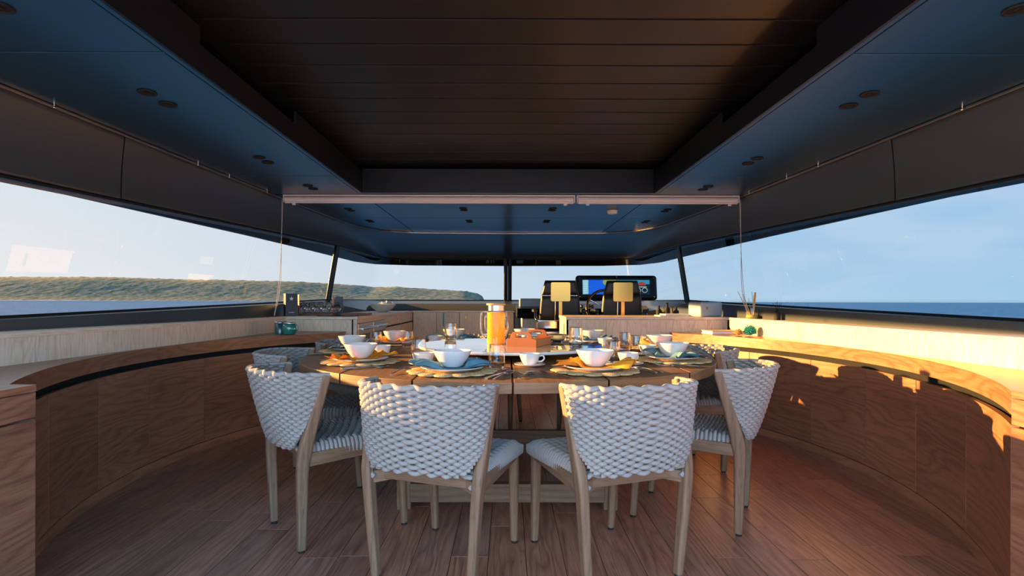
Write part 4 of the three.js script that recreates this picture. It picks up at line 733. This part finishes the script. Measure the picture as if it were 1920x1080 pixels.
// ---------------------------------------------------------------- things on the right counter, ledge and bench
{
  const g = tag(group('desk_speaker', 1.945, 0.8635, 5.52, 0.35), 'pale grey rounded plastic box with a round logo on the right counter', 'speaker');
  mesh('case', (() => { const q = new RoundedBoxGeometry(0.26, 0.145, 0.2, 5, 0.022); q.translate(0, 0.0735, 0); return q; })(), M.greyPlastic, g);
  mesh('carry_handle', box(0.1, 0.014, 0.06, -0.04, 0.149, -0.02, 0.006), M.rubber, g);
  const lg = new THREE.TorusGeometry(0.012, 0.0025, 8, 24); lg.scale(0.75, 1, 1); lg.translate(-0.06, 0.085, 0.1005); mesh('logo', lg, M.rubber, g);
  const jr = tag(group('pencil_jar', 2.145, 0.864, 4.92), 'glass jar of pencils and reeds on the right ledge', 'jar');
  mesh('jar_glass', lathe([[0.001, 0.001], [0.046, 0.001], [0.05, 0.006], [0.05, 0.096]], 32), M.sheet, jr);
  mesh('filling', lathe([[0.001, 0.004], [0.047, 0.004], [0.047, 0.03], [0.001, 0.035]], 28), std({ color: lin(0.45, 0.4, 0.08), roughness: 0.8 }), jr);
  mesh('pencil', sweep([new THREE.Vector3(0.015, 0.03, 0), new THREE.Vector3(0.03, 0.23, 0.0)], () => ring(0.008, 0.008, 6), new THREE.Vector3(0, 0, 1)), std({ color: lin(0.8, 0.32, 0.02), roughness: 0.5 }), jr);
  reseed(66); for (let k = 0; k < 9; k++) { const a = rnd() * 6.28, r = 0.03, e = 0.05 + rnd() * 0.05; mesh('reed', sweep([new THREE.Vector3(Math.cos(a) * 0.02, 0.02, Math.sin(a) * 0.02), new THREE.Vector3(Math.cos(a) * e - 0.04, 0.17 + rnd() * 0.09, Math.sin(a) * e * 0.6)], () => ring(0.0022, 0.0022, 5), new THREE.Vector3(0, 0, 1)), std({ color: lin(0.6, 0.45, 0.22), roughness: 0.8 }), jr); }
  const df = tag(group('reed_diffuser', 2.19, 0.864, 4.55), 'small black reed diffuser bottle on the right ledge', 'diffuser');
  mesh('bottle', lathe([[0.001, 0], [0.024, 0], [0.026, 0.003], [0.026, 0.06], [0.014, 0.07], [0.012, 0.078], [0.001, 0.078]], 24), M.rubber, df);
  for (let k = 0; k < 5; k++) mesh('reed', sweep([new THREE.Vector3(0, 0.07, 0), new THREE.Vector3((k - 2) * 0.018, 0.15 - Math.abs(k - 2) * 0.006, (k % 2) * 0.01)], () => ring(0.0016, 0.0016, 5), new THREE.Vector3(0, 0, 1)), M.rubber, df);
  const bk = tag(group('book', 1.89, BTOP, 4.93, 0.12), 'flat pale book lying on the right bench', 'book');
  mesh('cover', box(0.29, 0.005, 0.20, 0, 0.0028, 0, 0.001), M.paper, bk); mesh('pages', box(0.28, 0.018, 0.19, 0, 0.0148, 0, 0.001), M.white, bk); mesh('cover', box(0.29, 0.005, 0.20, 0, 0.0268, 0, 0.001), std({ color: lin(0.62, 0.45, 0.28), roughness: 0.6 }), bk);
  const urchin = (name, x, d, r, m, label, n, yk) => { const o = group(name, x, BTOP, d); tag(o, label, 'ornament'); const core = new THREE.SphereGeometry(r * 0.55, 16, 12); core.translate(0, r * 0.62, 0); mesh('core', core, m, o); for (let k = 0; k < n; k++) { const y = 1 - 2 * (k + 0.5) / n, a = k * 2.39996, q = Math.sqrt(1 - y * y); if (y < -0.45) continue; const dir = new THREE.Vector3(q * Math.cos(a), y, q * Math.sin(a)), c = new THREE.ConeGeometry(r * 0.12, r * 0.62, 5); c.translate(0, r * 0.72, 0); c.applyQuaternion(new THREE.Quaternion().setFromUnitVectors(new THREE.Vector3(0, 1, 0), dir)); c.translate(0, r * 0.62, 0); mesh('spine', c, m, o); } };
  urchin('urchin_ornament', 2.00, 4.62, 0.062, M.urchinTeal, 'teal spiky sea urchin ornament on the right bench', 110);
  urchin('urchin_ornament', 1.92, 4.66, 0.040, M.urchinGold, 'gold spiky urchin ornament left of the teal one', 80);
  reseed(404); ['lower sheaf of papers on the right counter', 'upper fanned magazine on the right counter'].forEach((l, k) => { const o = tag(mesh('magazine', box(0.3 - k * 0.05, 0.012, 0.22, 1.66 + k * 0.03, 0.8695 + k * 0.0125, 5.66, 0.003), M.paper), l, 'papers'); });
  [[1.62, 6.0, 0.09, 'short black bottle at the left of the right counter trio'], [1.70, 5.97, 0.12, 'tall black bottle in the middle on the right counter'], [1.80, 5.99, 0.08, 'squat black bottle beside the grey speaker']].forEach(([x, d, h, l]) => { const o = tag(group('black_bottle', x, 0.8635, d), l, 'bottle'); mesh('flask', lathe([[0.001, 0], [0.028, 0], [0.031, 0.004], [0.03, h * 0.6], [0.013, h * 0.78], [0.012, h], [0.001, h]], 22), M.rubber, o); mesh('cap', lathe([[0.001, h + 0.001], [0.013, h + 0.001], [0.013, h + 0.014], [0.001, h + 0.015]], 16), M.matteBlack, o); });
}

// ---------------------------------------------------------------- the sea and the cliffs
{
  const waves = tex(512, 512, (u, v) => { const k = fbm(u * 8, v * 20, 8, 20, 13, 6); return [k, k, k]; }, false);
  const mk = (rep) => { const t = waves.clone(); t.repeat.set(rep, rep); t.needsUpdate = true; return t; };
  const g = new THREE.RingGeometry(6, 15000, 160, 48, 0, Math.PI * 2); g.rotateX(-Math.PI / 2);
  const p = g.attributes.position, uv = g.attributes.uv;
  // closer rings near the boat
  for (let i = 0; i < p.count; i++) { const x = p.getX(i), z = p.getZ(i), r = Math.hypot(x, z), t = (r - 6) / 14994, rr = 6 + 14994 * Math.pow(t, 3); p.setXYZ(i, x / r * rr, 0, z / r * rr); uv.setXY(i, p.getX(i) / 60, p.getZ(i) / 60); }
  g.computeVertexNormals(); g.translate(0, -4.2, 0);
  const sea = mesh('sea', g, phy({ color: lin(0.012, 0.12, 0.34), roughness: 0.35, ior: 1.33, specularIntensity: 0.4, bumpMap: mk(1), bumpScale: 2.2 }));
  sea.userData = { kind: 'structure', label: 'blue sea with small waves reaching to the horizon', category: 'sea' };

  const ridge = [[-2.1, 40], [-1.5, 46], [-1.1, 47], [-0.906, 46], [-0.76, 46.5], [-0.62, 42.5], [-0.478, 40], [-0.392, 38], [-0.327, 34], [-0.28, 31], [-0.243, 27.5], [-0.21, 28.5], [-0.145, 24], [-0.078, 20], [-0.056, 15], [-0.046, 9], [-0.043, 0]]; // tan of the bearing (port negative), pixels above the horizon
  const DIST = 2400, px = DIST / 1050; const rows = [], NA = 420, NB = 26;
  const top = (b) => { for (let i = 0; i < ridge.length - 1; i++) if (b <= ridge[i + 1][0]) return mix(ridge[i][1], ridge[i + 1][1], (b - ridge[i][0]) / (ridge[i + 1][0] - ridge[i][0])); return 0; };
  for (let j = 0; j <= NB; j++) { const row = [], t = j / NB; for (let i = 0; i <= NA; i++) {
    const b = mix(-2.1, -0.043, i / NA), X = b * DIST, n = fbm(X / 90 + 200, t * 6, 4096, 4096, 41, 4) - 0.5, bush = (fbm(X / 14 + 900, t * 30, 8192, 8192, 47, 3) - 0.5);
    const h = top(b) * px * (1 + 0.0 * n), prof = Math.pow(smooth(-0.15, 1, t), 0.9); const back = 40 + 300 * t + n * 8 * (1 - Math.abs(2 * t - 1));
    row.push(new THREE.Vector3(X, -6 + (h + 6) * prof + bush * (2 + 7 * smooth(0.8, 1, t)) * clamp(h / 20), -(DIST + back - 200))); } rows.push(row); }
  const hg = surface(rows);
  const hill = mesh('cliff_coast', hg, std({ map: (() => { const t = tex(256, 256, (u, v) => { const k = fbm(u * 30, v * 30, 30, 30, 61, 4), q = smooth(0.35, 0.65, k); return [mix(0.34, 0.54, q), mix(0.43, 0.55, q), mix(0.36, 0.50, q)]; }); t.repeat.set(14, 1); return t; })(), roughness: 1 }));
  hill.userData = { kind: 'structure', label: 'long low wooded headland across the water', category: 'headland' };
}

renderer.render(scene, camera);
